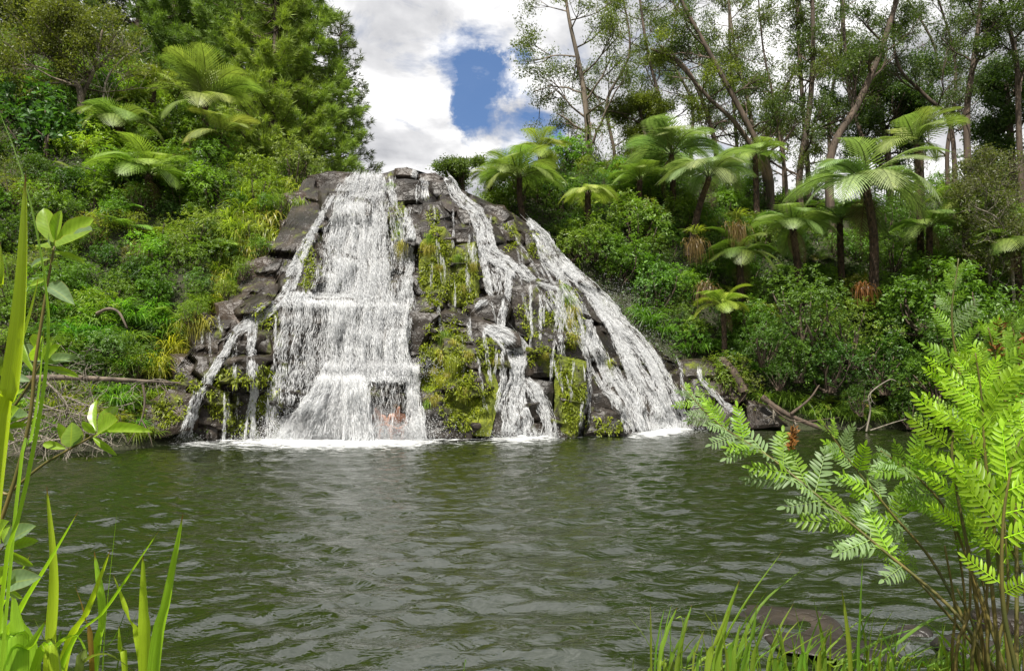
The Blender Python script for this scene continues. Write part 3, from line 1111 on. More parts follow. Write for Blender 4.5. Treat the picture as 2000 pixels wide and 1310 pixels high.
# the broad main fall
W1 = fall('broad white main fall, widest of the streams, crashing over two ledges in front of bathers')
S9 = (0.075, 0.015)
stream(W1, [(722, 342, 62), (712, 380, 88), (705, 430, 104), (702, 500, 110), (704, 570, 122), (706, 600, 134)], 13500, S9, .50, .10, .20, hang=0.0)
stream(W1, [(692, 352, 25), (676, 400, 36), (660, 450, 40), (650, 510, 46), (645, 578, 72)], 2200, S9, .28, .06, .12, patch=1.0)
stream(W1, [(745, 352, 30), (760, 430, 60), (765, 520, 80), (765, 600, 90)], 2600, S9, .26, .06, .16, patch=.9)
stream(W1, [(800, 408, 15), (803, 500, 17), (801, 560, 20), (788, 610, 30), (772, 690, 44)], 2200, (.06, .018), .48, .05, .05)
stream(W1, [(640, 572, 150), (640, 584, 160), (640, 600, 150)], 2600, (.05, .02), .62, .10, .10)
stream(W1, [(622, 588, 120), (610, 660, 130), (598, 760, 135), (590, 862, 140)], 4600, S9, .26, .08, .12, patch=1.2)
stream(W1, [(718, 595, 150), (722, 650, 150), (722, 722, 160)], 7500, S9, .44, .12, .22)
stream(W1, [(722, 712, 165), (722, 724, 172), (722, 745, 165)], 5200, (.05, .022), .72, .16, .12)
stream(W1, [(668, 735, 80), (655, 790, 120), (640, 862, 190)], 8500, S9, .5, .30, .25)
stream(W1, [(745, 735, 130), (752, 790, 130), (755, 862, 130)], 560, (.10, .012), .22, .75, .08, patch=1.3)
stream(W1, [(690, 738, 40), (700, 800, 50), (700, 862, 60)], 2200, S9, .34, .75, .1)
stream(W1, [(806, 718, 22), (812, 780, 26), (815, 862, 44)], 2600, S9, .56, .15, .10)
for x in (565, 600, 640, 690, 735, 790):
    mist(x, 845, 18.1, .55, .18, .22, 3000, .014)
mist(660, 790, 18.3, .9, .25, .6, 9000, .012)
mist(720, 718, 18.9, .9, .2, .16, 5200, .013)
mist(700, 560, 20.2, .8, .2, .9, 6000, .012)
mist(690, 640, 19.4, .8, .3, .8, 6000, .012)
close_fall(W1)


def mist_cloud(root, px, py, Y, rx, ry, rz, dens):
    """fine hanging spray: a rounded puff of pale vapour"""
    m, t, out = new_mat('spray_mist')
    v = t.n('ShaderNodeVolumePrincipled')
    v.inputs['Color'].default_value = (.97, .98, 1, 1)
    v.inputs['Density'].default_value = dens
    t.l(v.outputs[0], out.inputs['Volume'])
    bm = bmesh.new()
    bmesh.ops.create_icosphere(bm, subdivisions=4, radius=1)
    for q in bm.verts:
        q.co *= 1 + .22 * noise.noise(q.co * 1.6 + Vector((px * .1, 0, 0)))
    me = bpy.data.meshes.new('mist')
    bm.to_mesh(me)
    bm.free()
    me.materials.append(m)
    o = obj('mist', me, root, at(px, py, Y), kind='stuff')
    o.scale = (rx, ry, rz)


mist_cloud(W1, 655, 820, 18.15, 1.3, .4, .7, .95)
mist_cloud(W1, 700, 845, 18.0, 1.8, .4, .35, .8)
mist_cloud(W1, 715, 730, 18.75, 1.15, .3, .42, .8)

W2 = fall('thin forked stream trickling down mossy rock beside the grassy bank')
for p_, n_ in (([(672, 362, 14), (645, 395, 12), (622, 440, 14), (590, 488, 16), (572, 530, 16), (558, 575, 20), (545, 592, 18)], 2600),
               ([(618, 445, 10), (600, 480, 14), (585, 530, 10), (570, 565, 10)], 800),
               ([(545, 592, 16), (515, 612, 26), (490, 632, 26), (462, 648, 18), (435, 690, 15), (412, 735, 15), (385, 775, 16), (366, 830, 20), (355, 864, 26)], 2600),
               ([(495, 622, 20), (490, 660, 16), (490, 700, 10), (497, 750, 13), (496, 800, 14), (490, 864, 24)], 1700),
               ([(440, 770, 3), (439, 820, 4), (437, 864, 6)], 200), ([(540, 618, 3), (541, 680, 4)], 110), ([(462, 720, 3), (463, 760, 3)], 60)):
    stream(W2, p_, n_, (.06, .014), .42, .04, .035)
mist(358, 860, 17.7, .25, .1, .08, 500, .011)
mist(490, 858, 18.1, .3, .1, .08, 600, .011)
close_fall(W2)

W3 = fall('narrow stream zigzagging down the middle of the cliff past mossy walls')
for p_, n_ in (([(868, 348, 14), (890, 380, 22), (925, 415, 26), (945, 445, 34), (955, 490, 34), (985, 512, 26), (1002, 532, 20)], 3400),
               ([(1000, 528, 18), (995, 560, 14), (982, 600, 14), (978, 640, 14)], 900),
               ([(938, 450, 14), (940, 500, 12), (952, 550, 12), (962, 580, 14), (945, 590, 14), (935, 600, 8)], 900),
               ([(965, 505, 40), (975, 540, 44), (980, 575, 40)], 500),
               ([(826, 352, 16), (822, 368, 22), (824, 388, 26)], 500), ([(806, 334, 8), (812, 345, 12)], 90),
               ([(768, 350, 14), (766, 395, 14)], 240),
               ([(950, 640, 16), (985, 655, 34), (1010, 680, 44), (1015, 710, 30), (1008, 735, 26), (1005, 765, 40), (1008, 810, 56), (1012, 858, 66)], 4200),
               ([(1030, 745, 18), (1050, 765, 26), (1066, 800, 30), (1068, 856, 30)], 700),
               ([(945, 650, 6), (950, 690, 5), (958, 740, 5)], 120), ([(975, 690, 14), (985, 740, 12), (972, 800, 10)], 300),
               ([(1035, 560, 4), (1035, 655, 4)], 200), ([(1055, 578, 4), (1055, 662, 4)], 200), ([(1090, 560, 12), (1095, 620, 16), (1098, 690, 16)], 520),
               ([(1010, 520, 24), (1045, 548, 16), (1090, 560, 14)], 500), ([(1078, 680, 3), (1076, 735, 4)], 100),
               ([(1138, 790, 7), (1136, 820, 8), (1131, 852, 10)], 240), ([(890, 560, 2), (889, 598, 3)], 40)):
    stream(W3, p_, n_ * 1.2, (.06, .015), .39, .045, .05)
for k in range(85):
    x, y = R.uniform(840, 1200), R.uniform(400, 760)
    if y < np.interp(x, TOP[:, 0], TOP[:, 1]) + 25 or (800 < x < 900 and y > 600):
        continue
    L_ = R.uniform(30, 85)
    dx = R.uniform(-.1, .55) * L_ * (1 if x > 960 else .3)
    w_ = R.uniform(2, 4.5)
    stream(W3, [(x, y, w_ * .7), (x + dx * .4, y + L_ * .5, w_), (x + dx, min(y + L_, 850), w_ * 1.2)], 80, (.05, .009), .30, .04, .02)
for k in range(14):
    x = R.uniform(395, 545)
    y = R.uniform(600, 780)
    stream(W2, [(x, y, 3), (x + R.uniform(-4, 4), y + R.uniform(30, 80), 5)], 45, (.05, .009), .28, .04, .02)
mist(1010, 850, 18.9, .45, .12, .12, 2600, .011)
mist(1068, 850, 19.2, .25, .1, .08, 700, .011)
close_fall(W3)

W4 = fall('long slanting white cascade sliding down the outer edge of the cliff beside green shrubs')
for p_, n_ in (([(1030, 432, 12), (1062, 465, 22), (1098, 515, 26), (1150, 560, 28), (1200, 615, 28), (1245, 670, 30), (1290, 730, 30), (1318, 790, 32), (1330, 842, 36)], 5200),
               ([(1098, 520, 14), (1140, 565, 20), (1185, 620, 22), (1222, 680, 22), (1255, 740, 26), (1280, 795, 30), (1292, 842, 36)], 3600),
               ([(1160, 590, 8), (1195, 650, 14), (1222, 710, 18), (1245, 770, 22), (1258, 842, 30)], 2200),
               ([(1240, 670, 10), (1275, 730, 16), (1298, 790, 20), (1312, 842, 24)], 1600),
               ([(1040, 445, 8), (1060, 500, 14), (1085, 535, 14), (1122, 590, 22), (1150, 640, 24), (1168, 685, 26), (1192, 735, 28), (1222, 785, 36), (1240, 840, 40)], 3800),
               ([(1115, 600, 8), (1130, 660, 12), (1150, 720, 10), (1190, 770, 10), (1215, 810, 12)], 500),
               ([(1135, 640, 8), (1150, 690, 10), (1148, 740, 8), (1145, 790, 6)], 300),
               ([(1320, 700, 6), (1328, 730, 8), (1338, 780, 6)], 100),
               ([(1362, 722, 7), (1372, 745, 10), (1395, 770, 10), (1425, 795, 9), (1445, 812, 8)], 420)):
    stream(W4, p_, n_ * 1.1, (.07, .015), .42, .06, .08)
for k in range(34):
    u_ = R.random()
    x, y = 1050 + 190 * u_ + R.uniform(-25, 10), 500 + 240 * u_ + R.uniform(-10, 50)
    L_ = R.uniform(35, 90)
    w_ = R.uniform(2, 5)
    stream(W4, [(x, y, w_ * .7), (x + L_ * .28, y + L_ * .5, w_), (x + L_ * .5, min(y + L_, 838), w_ * 1.3)], 90, (.06, .010), .34, .05, .03)
mist(1280, 836, 21.2, .8, .15, .12, 3000, .012)
mist(1180, 590, 22.4, .8, .2, .4, 1600, .011)
mist(1240, 680, 22.0, .6, .2, .4, 1400, .011)
close_fall(W4)


# foam where the water lands
def foam_mat():
    m, t, out = new_mat('foam')
    g = t.n('ShaderNodeNewGeometry')
    a = t.n('ShaderNodeAttribute', attribute_name='dens')
    mp = t.n('ShaderNodeMapping')
    mp.inputs['Scale'].default_value = (.6, 1.6, 1)
    t.l(g.outputs['Position'], mp.inputs[0])
    f = t.noise(mp.outputs[0], 4.5, 8, 0.72)
    v = t.math('ADD', t.math('MULTIPLY', t.math('SUBTRACT', f, .5), 2.1), a.outputs['Fac'])
    al = t.ramp(v, [(0.42, 0.0), (0.66, 0.5), (0.95, .95)])
    p = t.n('ShaderNodeBsdfPrincipled')
    p.inputs['Base Color'].default_value = (.85, .87, .88, 1)
    p.inputs['Roughness'].default_value = .5
    tp = t.n('ShaderNodeBsdfTransparent')
    mx = t.n('ShaderNodeMixShader')
    t.l(al, mx.inputs[0])
    t.l(tp.outputs[0], mx.inputs[1])
    t.l(p.outputs[0], mx.inputs[2])
    t.l(mx.outputs[0], out.inputs['Surface'])
    return m


M_FOAM = foam_mat()
BASE = np.array([(280, 17.4), (350, 17.75), (440, 18.0), (530, 18.25), (640, 18.4), (740, 18.5), (830, 18.45), (900, 18.45), (1000, 18.9), (1100, 19.4), (1160, 19.75), (1225, 20.2), (1290, 21.3), (1350, 22.4), (1400, 22.4)])
fx = np.arange(330, 1372, 6.0)
fy0 = np.interp(fx, BASE[:, 0], BASE[:, 1]) + .9
W_ = np.interp(fx, [330, 380, 480, 560, 700, 800, 850, 940, 970, 1020, 1080, 1100, 1220, 1240, 1300, 1345, 1372], [.35, .55, .65, .9, 1.05, .9, .55, .4, .62, .78, .6, .3, .3, .7, .9, .6, .1])
rows = np.linspace(0, 1, 36)
Yf = fy0[None] - rows[:, None] * 5.0
Xf = (fx[None] - 1000) / F * Yf
den = W_[None] * np.interp(rows, [0, .34, .48, .7, 1], [1, 1.0, .66, .40, .16])[:, None] - .06
Zf = waves(Xf, Yf) + .02 + .07 * np.clip(W_[None], 0, 1) * np.interp(rows, [0, .3, .45], [1, 1, 0])[:, None]
nx, ny = len(fx), len(rows)
ii = np.arange(ny - 1)[:, None] * nx + np.arange(nx - 1)[None]
obj('foam', mk_mesh('foam', np.stack([Xf, Yf, Zf], -1), np.stack([ii, ii + 1, ii + nx + 1, ii + nx], -1).reshape(-1, 4), M_FOAM, True, {'dens': den.ravel()}),
    kind='stuff', label='white foam spreading on the pool where the falls land', category='foam')


# ------------------------------------------------------------------ plant meshes (each built once, shared by its copies)
def lumps(n, rx, ry, rz, lo=.32, hi=.55):
    c = rnd_dirs(n, 0.35) * R.uniform(.25, .78, (n, 1)) * np.array([rx, ry, rz])
    c[:, 2] += rz * .5
    r = R.uniform(lo, hi, n) * min(rx, rz)
    return c, r


def shrub_meshes(seed, rx=1.0, rz=.9, nl=11, tips=260, per=8, L=.085, W=.034, up=.5, lo=.36, hi=.60, droop=.15, whorl=True):
    """stems and a crown of leaf rosettes on lumps, unit about one metre"""
    global R
    keep, R = R, np.random.default_rng(seed)
    c, r = lumps(nl, rx, rx, rz, lo, hi)
    st = Geo()
    for ci in c:
        b = np.array([R.normal(0, .07), R.normal(0, .07), -.25])
        mid = b * .4 + ci * .6 + R.normal(0, .07, 3)
        mid[2] -= .05
        st.tube(bez([b, mid, ci], 6), np.linspace(.03, .009, 6) * (rx + .2), 4)
    g = Geo()
    w = r ** 2 / (r ** 2).sum()
    k = R.choice(nl, tips, p=w)
    d = rnd_dirs(tips, .45)
    rr = r[k] * np.where(R.random(tips) < .72, R.uniform(.86, 1.1, tips), R.uniform(.45, .9, tips))
    P = c[k] + d * rr[:, None]
    axis_ = norm(d * .8 + R.normal(0, .3, (tips, 3)) + np.array([0, 0, up]))
    tipT = np.clip(R.normal(.45, .16, tips), 0, 1)
    n = tips * per
    A = np.repeat(axis_, per, 0)
    Pp = np.repeat(P, per, 0) + R.normal(0, L * .35, (n, 3))
    rad_ = norm(np.cross(A, R.normal(0, 1, (n, 3))))
    Dl = norm(A * R.uniform(.1, .9, (n, 1)) + rad_ * (1.0 if whorl else .8))
    g.leaves(Pp, Dl, A + R.normal(0, .25, (n, 3)), L * R.lognormal(0, .22, n), W * R.lognormal(0, .2, n), droop, .22,
             np.clip(np.repeat(tipT, per) + R.normal(0, .13, n), 0, 1))
    out = (st.mesh('stem', M_BARK), g.mesh('crown', M_LEAF))
    R = keep
    return out


def tuft_meshes(seed, n=130, h=.8, spread=.7, w=.022, droop=.7, lean=(0, 0)):
    global R
    keep, R = R, np.random.default_rng(seed)
    g = Geo()
    a = R.uniform(0, 6.283, n)
    rr = np.sqrt(R.random(n)) * .16
    P0 = np.stack([np.cos(a) * rr, np.sin(a) * rr, np.zeros(n) - .05], -1)
    a2 = a + R.normal(0, .5, n)
    hh = h * R.uniform(.55, 1.1, n)
    s_ = spread * R.uniform(.25, 1.1, n)
    dirv = np.stack([np.cos(a2) + lean[0], np.sin(a2) + lean[1], np.zeros(n)], -1)
    P1 = P0 + dirv * s_[:, None] * .35 + np.stack([np.zeros(n), np.zeros(n), hh], -1)
    P2 = P0 + dirv * s_[:, None] * 1.25 + np.stack([np.zeros(n), np.zeros(n), hh * (1 - droop * R.uniform(.4, 1.5, n))], -1)
    g.blades(P0, P1, P2, w * R.uniform(.6, 1.3, n), None, 5)
    out = g.mesh('blades', M_GRASS)
    R = keep
    return out


def hang_mesh(seed, n=170, h=.9, w=.026):
    global R
    keep, R = R, np.random.default_rng(seed)
    g = Geo()
    P0 = np.stack([R.normal(0, .22, n), R.normal(0, .05, n), R.normal(0, .12, n)], -1)
    o_ = R.uniform(.05, .28, n)
    sx = R.normal(0, .16, n)
    hh = h * R.uniform(.35, 1.1, n)
    P1 = P0 + np.stack([sx * .6, -o_ * 1.3, R.uniform(.02, .16, n)], -1)
    P2 = P0 + np.stack([sx * 1.4, -o_ * 1.2, -hh], -1)
    g.blades(P0, P1, P2, w * R.uniform(.6, 1.3, n), None, 6)
    out = g.mesh('blades', M_GRASS)
    R = keep
    return out


def frond_mesh(seed, L=1.0, npin=26, pin=.345, arch=.5, lift=.6, mat=None, vee=.25, gap=.68, serr=8):
    """fern frond along +X, arching; every leaflet a toothed blade. unit length 1"""
    global R
    keep, R = R, np.random.default_rng(seed)
    g = Geo()
    t = np.linspace(0, 1, 18)
    X = L * (t - .12 * arch * t ** 2)
    Z = L * (lift * t - (lift * .55 + arch * .62) * t ** 2)
    C = np.stack([X, np.zeros(18), Z], -1)
    g.tube(C, np.linspace(.011, .0025, 18) * L, 4, .12)
    for sgn in (1, -1):
        for k in range(npin):
            u = .13 + .85 * (k + .5 * (sgn > 0)) / npin
            c = np.array([np.interp(u, t, C[:, q]) for q in range(3)])
            T_ = np.array([np.interp(min(1, u + .03), t, C[:, q]) for q in range(3)]) - np.array([np.interp(u - .03, t, C[:, q]) for q in range(3)])
            T_ /= np.linalg.norm(T_)
            Nn = np.array([-T_[2], 0, T_[0]])
            S_ = np.array([0, sgn, 0.])
            ang = 1.15 - .55 * u
            l = pin * L * (math.sin(math.pi * min(1, (u * .93 + .14)) ** .85) ** .75 + .05) * R.uniform(.92, 1.05)
            d = S_ * math.sin(ang) + T_ * math.cos(ang) + Nn * vee
            d /= np.linalg.norm(d)
            q = np.linspace(0, 1, serr + 1)
            mid = c + d * (l * q)[:, None] - np.array([0, 0, 1]) * (l * .28 * q ** 2)[:, None] + T_ * (l * .10 * q ** 2)[:, None]
            tooth = np.where(np.arange(serr + 1) % 2 == 0, .55, 1.25)
            wd = .5 * .86 * L / npin * gap * (1 - q ** 2.2) * tooth + .0008
            tx = T_ - d * (T_ @ d)
            tx /= np.linalg.norm(tx)
            V = np.empty((2 * (serr + 1), 3))
            V[0::2] = mid + tx * wd[:, None]
            V[1::2] = mid - tx * wd[:, None]
            j = np.arange(serr) * 2
            g.add(V, None, np.stack([j, j + 1, j + 3, j + 2], -1), float(np.clip(.45 + R.normal(0, .1) + .1 * (sgn > 0), 0, 1)))
    out = g.mesh('frond', mat or M_FERN)
    R = keep
    return out


FROND = [frond_mesh(100 + i, arch=a, lift=l, vee=v, npin=24) for i, (a, l, v) in enumerate(((.70, .80, .06), (.90, .8, .0), (.55, .95, .12), (1.0, .65, 0), (.8, .55, .04)))]
FROND_DEAD = [frond_mesh(140 + i, arch=1.2, lift=.15, vee=-.3, npin=20, gap=.32, mat=M_DEAD) for i in range(2)]


def fern_trunk_mesh(pts, r0, r1):
    g = Geo()
    P = bez(pts, 14)
    rr = np.linspace(r0, r1, 14)
    g.tube(P, rr, 9, .5)
    n = 160   # old stalk stubs
    k = R.uniform(0, 12.9, n)
    i = k.astype(int)
    c = P[i] + (P[i + 1] - P[i]) * (k - i)[:, None]
    a = R.uniform(0, 6.283, n)
    d = np.stack([np.cos(a), np.sin(a), R.uniform(.2, .9, n)], -1)
    g.leaves(c + d * (rr[i] * .7)[:, None], d + np.array([0, 0, 1.2]), d, .16 * R.uniform(.6, 1.4, n) * (r0 * 8), .035 * (r0 * 8), -.1, .1, R.random(n))
    return g.mesh('trunk', M_FERN_TRUNK)


def tree_fern(crown, base, L, n=14, col=(.075, .13, .022), label='', dead=3, tilt=(0, 0), r=.11, pick=(0, 1, 2, 3, 4), start=0.0, elev=1.0, fronds_skip=None):
    """crown and base are world points; L frond length in metres"""
    root = thing('tree_fern', label, 'tree fern', base)
    c = np.asarray(crown) - np.asarray(base)
    tm = fern_trunk_mesh([np.array([0, 0, -.4]), c * .5 + np.array([R.normal(0, .05), 0, 0]), c], r * 1.25, r)
    obj('trunk', tm, root)
    for k in range(n):
        a = start + k * 2 * math.pi / n + R.normal(0, .16)
        o = obj('frond', FROND[pick[k % len(pick)]], root)
        o.location = c + np.array([0, 0, .02])
        o.rotation_euler = (R.normal(0, .16), -R.uniform(-.30, .55) * elev, a)
        s_ = L * R.uniform(.85, 1.12)
        o.scale = (s_, s_, s_)
        v = R.uniform(.85, 1.2)
        o.color = (col[0] * v * R.uniform(.9, 1.15), col[1] * v, col[2] * v, 1)
    for k in range((dead + 1) // 3):
        o = obj('dead_frond', FROND_DEAD[k % 2], root)
        o.location = c - np.array([0, 0, .06])
        o.rotation_euler = (R.normal(0, .2), R.uniform(.5, 1.0), R.uniform(0, 6.28))
        s_ = L * R.uniform(.5, .8)
        o.scale = (s_, s_, s_)
        o.color = (.16, .105, .055, 1)
    return root


def place(name, label, cat, meshes, P, s_, col, group=None, rz=None, parts=('stem', 'crown'), squash=1.0):
    root = thing(name, label, cat, P, group, R.uniform(0, 6.28) if rz is None else rz, (s_, s_, s_ * squash))
    for pn, me in zip(parts, meshes):
        o = obj(pn, me, root)
        o.color = (*col, 1)
    return root


def conifer_meshes(seed, H=14.0, Rb=3.3, tuft=.42, nt=16, bare=.02, dens=1.0):
    global R
    keep, R = R, np.random.default_rng(seed)
    st, g = Geo(), Geo()
    st.tube(bez([(0, 0, -.5), (R.normal(0, .1), R.normal(0, .1), H * .5), (0, 0, H)], 12), np.linspace(.26, .03, 12), 7)
    P, A, T = [], [], []
    z = bare * H + .3
    while z < H * .985:
        t = z / H
        nb = int(R.integers(4, 7))
        for b in range(nb):
            a = R.uniform(0, 6.283)
            l = Rb * (1 - t) ** .75 * R.uniform(.72, 1.12) + .25
            d = np.array([math.cos(a), math.sin(a), 0])
            q = np.linspace(0, 1, 7)
            br = np.array([0, 0, z]) + d * (l * q)[:, None] + np.array([0, 0, 1]) * (l * (-.28 * q + .42 * q ** 2.4))[:, None]
            st.tube(br, np.linspace(.045, .008, 7) * (.5 + l / Rb), 3)
            m = int(dens * (4 + 9 * l))
            u = R.beta(2.2, 1.1, m) * .92 + .1
            c = np.stack([np.interp(u, q, br[:, k]) for k in range(3)], -1)
            sd = np.array([-d[1], d[0], 0])
            c += sd * (R.normal(0, .30, m) * (l * .38) * (1.15 - u * .8))[:, None] + np.array([0, 0, 1]) * R.normal(.0, .10, m)[:, None]
            P.append(c)
            A.append(d * .75 + np.array([0, 0, .55]) + sd * R.normal(0, .5, m)[:, None] + R.normal(0, .2, (m, 3)))
            T.append(np.clip(R.normal(.42, .13, m) + .22 * (u - .6), 0, 1))
        z += R.uniform(.30, .46) * (1.15 - .4 * t)
    P, A, T = np.vstack(P), norm(np.vstack(A)), np.concatenate(T)
    n = len(P) * nt
    Pp, Aa = np.repeat(P, nt, 0), np.repeat(A, nt, 0)
    Dl = norm(Aa * R.uniform(.55, 1.2, (n, 1)) + R.normal(0, .42, (n, 3)))
    ln = tuft * R.uniform(.55, 1.1, n)
    g.leaves(Pp + R.normal(0, .04, (n, 3)), Dl, R.normal(0, 1, (n, 3)), ln, .032 * R.uniform(.7, 1.3, n), .10, .1, np.clip(np.repeat(T, nt) + R.normal(0, .1, n), 0, 1), .3)
    out = (st.mesh('trunk', M_BARK), g.mesh('crown', M_NEEDLE))
    R = keep
    return out


def grow(st, tips, p, d, L, r, lev, spread=.6, up=.15, kids=(3, 5), seglen=.35, curl=.18, minL=.35, sides=5):
    """a limb that curves and splits; twig ends go to tips"""
    n = max(3, int(L / seglen))
    pts, dd = [np.array(p, float)], np.array(d, float)
    for i in range(n):
        dd = dd + R.normal(0, curl, 3) + np.array([0, 0, up * .3])
        dd /= np.linalg.norm(dd)
        pts.append(pts[-1] + dd * L / n)
    pts = np.array(pts)
    rr = np.linspace(r, max(r * .42, .005), len(pts))
    st.tube(pts, rr, sides if lev < 2 else 3, .5)
    if lev <= 0 or L < minL:
        tips.append((pts[-1], dd))
        tips.append((pts[len(pts) // 2], dd))
        return
    for k in range(int(R.integers(*kids))):
        u = R.uniform(.35, 1.0)
        i = min(len(pts) - 1, int(u * (len(pts) - 1)))
        nd = dd + norm(R.normal(0, 1, 3)) * spread * R.uniform(.7, 1.4) + np.array([0, 0, up])
        nd /= np.linalg.norm(nd)
        grow(st, tips, pts[i], nd, L * R.uniform(.5, .78), rr[i] * .62, lev - 1, spread, up, kids, seglen, curl, minL, sides)


def feather(g, tips, n=22, size=.33, L=.075, W=.022, flat=.55, T0=.45):
    """sprays of small leaves round twig ends"""
    Pt = np.array([t[0] for t in tips])
    m = len(Pt)
    N = m * n
    tt = np.repeat(np.clip(R.normal(T0, .16, m), 0, 1), n)
    P = np.repeat(Pt, n, 0) + R.normal(0, size * .5, (N, 3)) * np.array([1, 1, flat])
    Dl = rnd_dirs(N, .1)
    g.leaves(P, Dl, rnd_dirs(N, 1.0), L * R.lognormal(0, .25, N), W * R.lognormal(0, .25, N), .1, .15, np.clip(tt + R.normal(0, .12, N), 0, 1))


def px_tree(name, label, path, Y, r0, r1, col, nb=12, bl=2.2, lev=2, from_=.3, mat=None, leaf=22, size=.34, Lf=.085, Wf=.026, lm=3.0, up=.25, spread=.65, bend=0.0, sides=7, kids=(2, 5), group=None, cat='tree', flat=.55, T0=.45, bvar=1.0, curl=.18):
    """tree whose trunk follows a pixel path at depth Y"""
    base = ground_hit(path[0][0], path[0][1], Y - 6)
    pts = [at(px, py, Y + bend * i) for i, (px, py) in enumerate(path)]
    gz = float(terrain(np.array([pts[0][0]]), np.array([pts[0][1]]))[0])
    root_p = np.array([pts[0][0], pts[0][1], min(gz, pts[0][2])])
    pts = [root_p - np.array([0, 0, .3])] + pts if pts[0][2] - gz > .3 else [root_p - np.array([0, 0, .3])] + pts[1:]
    P = bez(pts, 26)
    st, g, tips = Geo(), Geo(), []
    rr = np.linspace(r0, r1, 26)
    st.tube(P - root_p, rr, sides)
    ax = norm(P[-1] - P[0])
    for k in range(nb):
        u = from_ + (1 - from_) * (k + R.random()) / nb
        i = min(25, int(u * 25))
        d = norm(ax * .5 + norm(R.normal(0, 1, 3) * np.array([1, .8, .35])) * 1.0)
        grow(st, tips, P[i] - root_p, d, bl * R.uniform(.6, 1.2) * (1.2 - .45 * u * bvar), rr[i] * .5, lev, spread, up, kids, .4, curl)
    root = thing(name, label, cat, root_p, group)
    obj('trunk', st.mesh('trunk', mat or M_BARK), root)
    if leaf:
        feather(g, tips, int(leaf * lm), size, Lf * 1.35, Wf * 1.5, flat, T0)
        o = obj('crown', g.mesh('crown', M_LEAF), root)
        o.color = (*col, 1)
    return root


# ------------------------------------------------------------------ undergrowth on the banks
def undergrowth(name, label, x0, x1, y0, y1, n, col, cond):
    X, Y = R.uniform(x0, x1, n), R.uniform(y0, y1, n)
    Z = terrain(X, Y)
    px, py = to_px(np.stack([X, Y, Z], -1))
    m = (Z > .25) & (px > -150) & (px < 2150) & (py > -80) & cond(px, py, X, Y, Z)
    X, Y, Z = X[m], Y[m], Z[m]
    k = 7
    N = len(X) * k
    P = np.repeat(np.stack([X, Y, Z], -1), k, 0) + R.normal(0, .12, (N, 3)) + np.array([0, 0, .12])
    g = Geo()
    patch = .5 + .25 * np.sin(X * 2.1 + Y) * np.cos(Y * 1.9)
    g.leaves(P, rnd_dirs(N, .35), rnd_dirs(N, 1.2), .11 * R.lognormal(0, .3, N), .045 * R.lognormal(0, .3, N), .2, .2, np.clip(np.repeat(patch, k) + R.normal(0, .2, N), 0, 1))
    o = obj(name, g.mesh(name, M_LEAF), kind='stuff', label=label, category='undergrowth')
    o.color = (*col, 1)


undergrowth('undergrowth', 'low leafy ground cover on the steep bank below the conifers', -26, -2, 12, 36, 30000, (.045, .085, .016), lambda px, py, X, Y, Z: px < 690)
undergrowth('undergrowth', 'low leafy ground cover on the bank below the slender trees', -1.5, 30, 20, 42, 24000, (.042, .085, .018), lambda px, py, X, Y, Z: px > 930)

# ------------------------------------------------------------------ conifers behind the fall
CON = [conifer_meshes(31, 14.5, 3.4), conifer_meshes(32, 13, 3.0), conifer_meshes(33, 15, 3.6), conifer_meshes(34, 13.5, 2.9, tuft=.36, nt=9, dens=.62)]
for px, py, Y, k, s_, col, lab in (
        (655, 330, 36, 3, .92, (.030, .050, .016), 'dark thin conifer with see-through branches at the lip of the falls'),
        (588, 322, 33, 0, .95, (.072, .130, .026), 'bright green feathery conifer with a full skirt, next to the dark thin conifer'),
        (520, 290, 31.5, 1, .95, (.080, .135, .024), 'feathery green conifer behind a grey green shrub'),
        (455, 215, 35, 2, 1.0, (.055, .105, .022), 'tall conifer rising straight behind the upright fan of a tree fern'),
        (385, 150, 37, 0, 1.0, (.045, .095, .020), 'deep green conifer behind the fan tree fern, with puffed branch ends'),
        (315, 130, 36, 1, 1.05, (.045, .090, .018), 'deep green conifer behind the yellowish tree fern'),
        (250, 60, 40, 2, 1.0, (.030, .060, .016), 'shaded conifer standing behind the twiggy olive tree'),
        (120, 60, 41, 0, 1.0, (.024, .045, .012), 'very dark conifer far behind the twiggy olive tree'),
        (20, 40, 39, 1, 1.0, (.026, .050, .013), 'dark conifer on the hilltop above the glossy dark shrub'),
        (-90, 60, 36, 2, 1.0, (.03, .055, .014), 'dark conifer at the outer end of the hilltop row'),
        (430, 60, 44, 2, 1.05, (.030, .060, .015), 'shaded conifer in the back row between two deep green ones'),
        (540, 150, 42, 0, 1.0, (.045, .085, .02), 'conifer in the back row behind the bright feathery ones')):
    Pg = ground_hit(px, max(py, -60), 18) if py > 0 else None
    X = (px - 1000) / F * Y
    Pg = np.array([X, Y, float(terrain(np.array([X]), np.array([Y]))[0]) - .2])
    place('conifer_tree', lab, 'conifer', CON[k], Pg, s_, tuple(c * 1.5 for c in col), None, None, ('trunk', 'crown'))

# ------------------------------------------------------------------ the slender trees on the far bank
G1, G2, G3 = (.060, .085, .024), (.040, .066, .022), (.085, .115, .026)
px_tree('wattle_tree', 'wattle tree with round open crown standing alone on the ridge beside blue sky', [(1150, 290), (1145, 215), (1132, 130), (1112, 40), (1100, -40)], 33, .20, .06, G1, 19, 2.6, 2, .10, M_BARK_PALE, 20, .42, .09, .03, spread=.7, up=.12)
px_tree('wattle_tree', 'slim dark tree leaning towards the round open wattle, forked above the ridge', [(1502, 335), (1455, 232), (1392, 115), (1335, 10), (1300, -70)], 30, .17, .06, G2, 13, 2.0, 2, .25, None, 16, .34, .08, .028, spread=.7)
px_tree('wattle_tree', 'long bare stem curving strongly away from the dark leaning tree', [(1492, 335), (1440, 245), (1385, 192), (1320, 120), (1270, 95)], 30.6, .14, .05, G3, 9, 1.6, 2, .35, None, 16, .34, .08, .028)
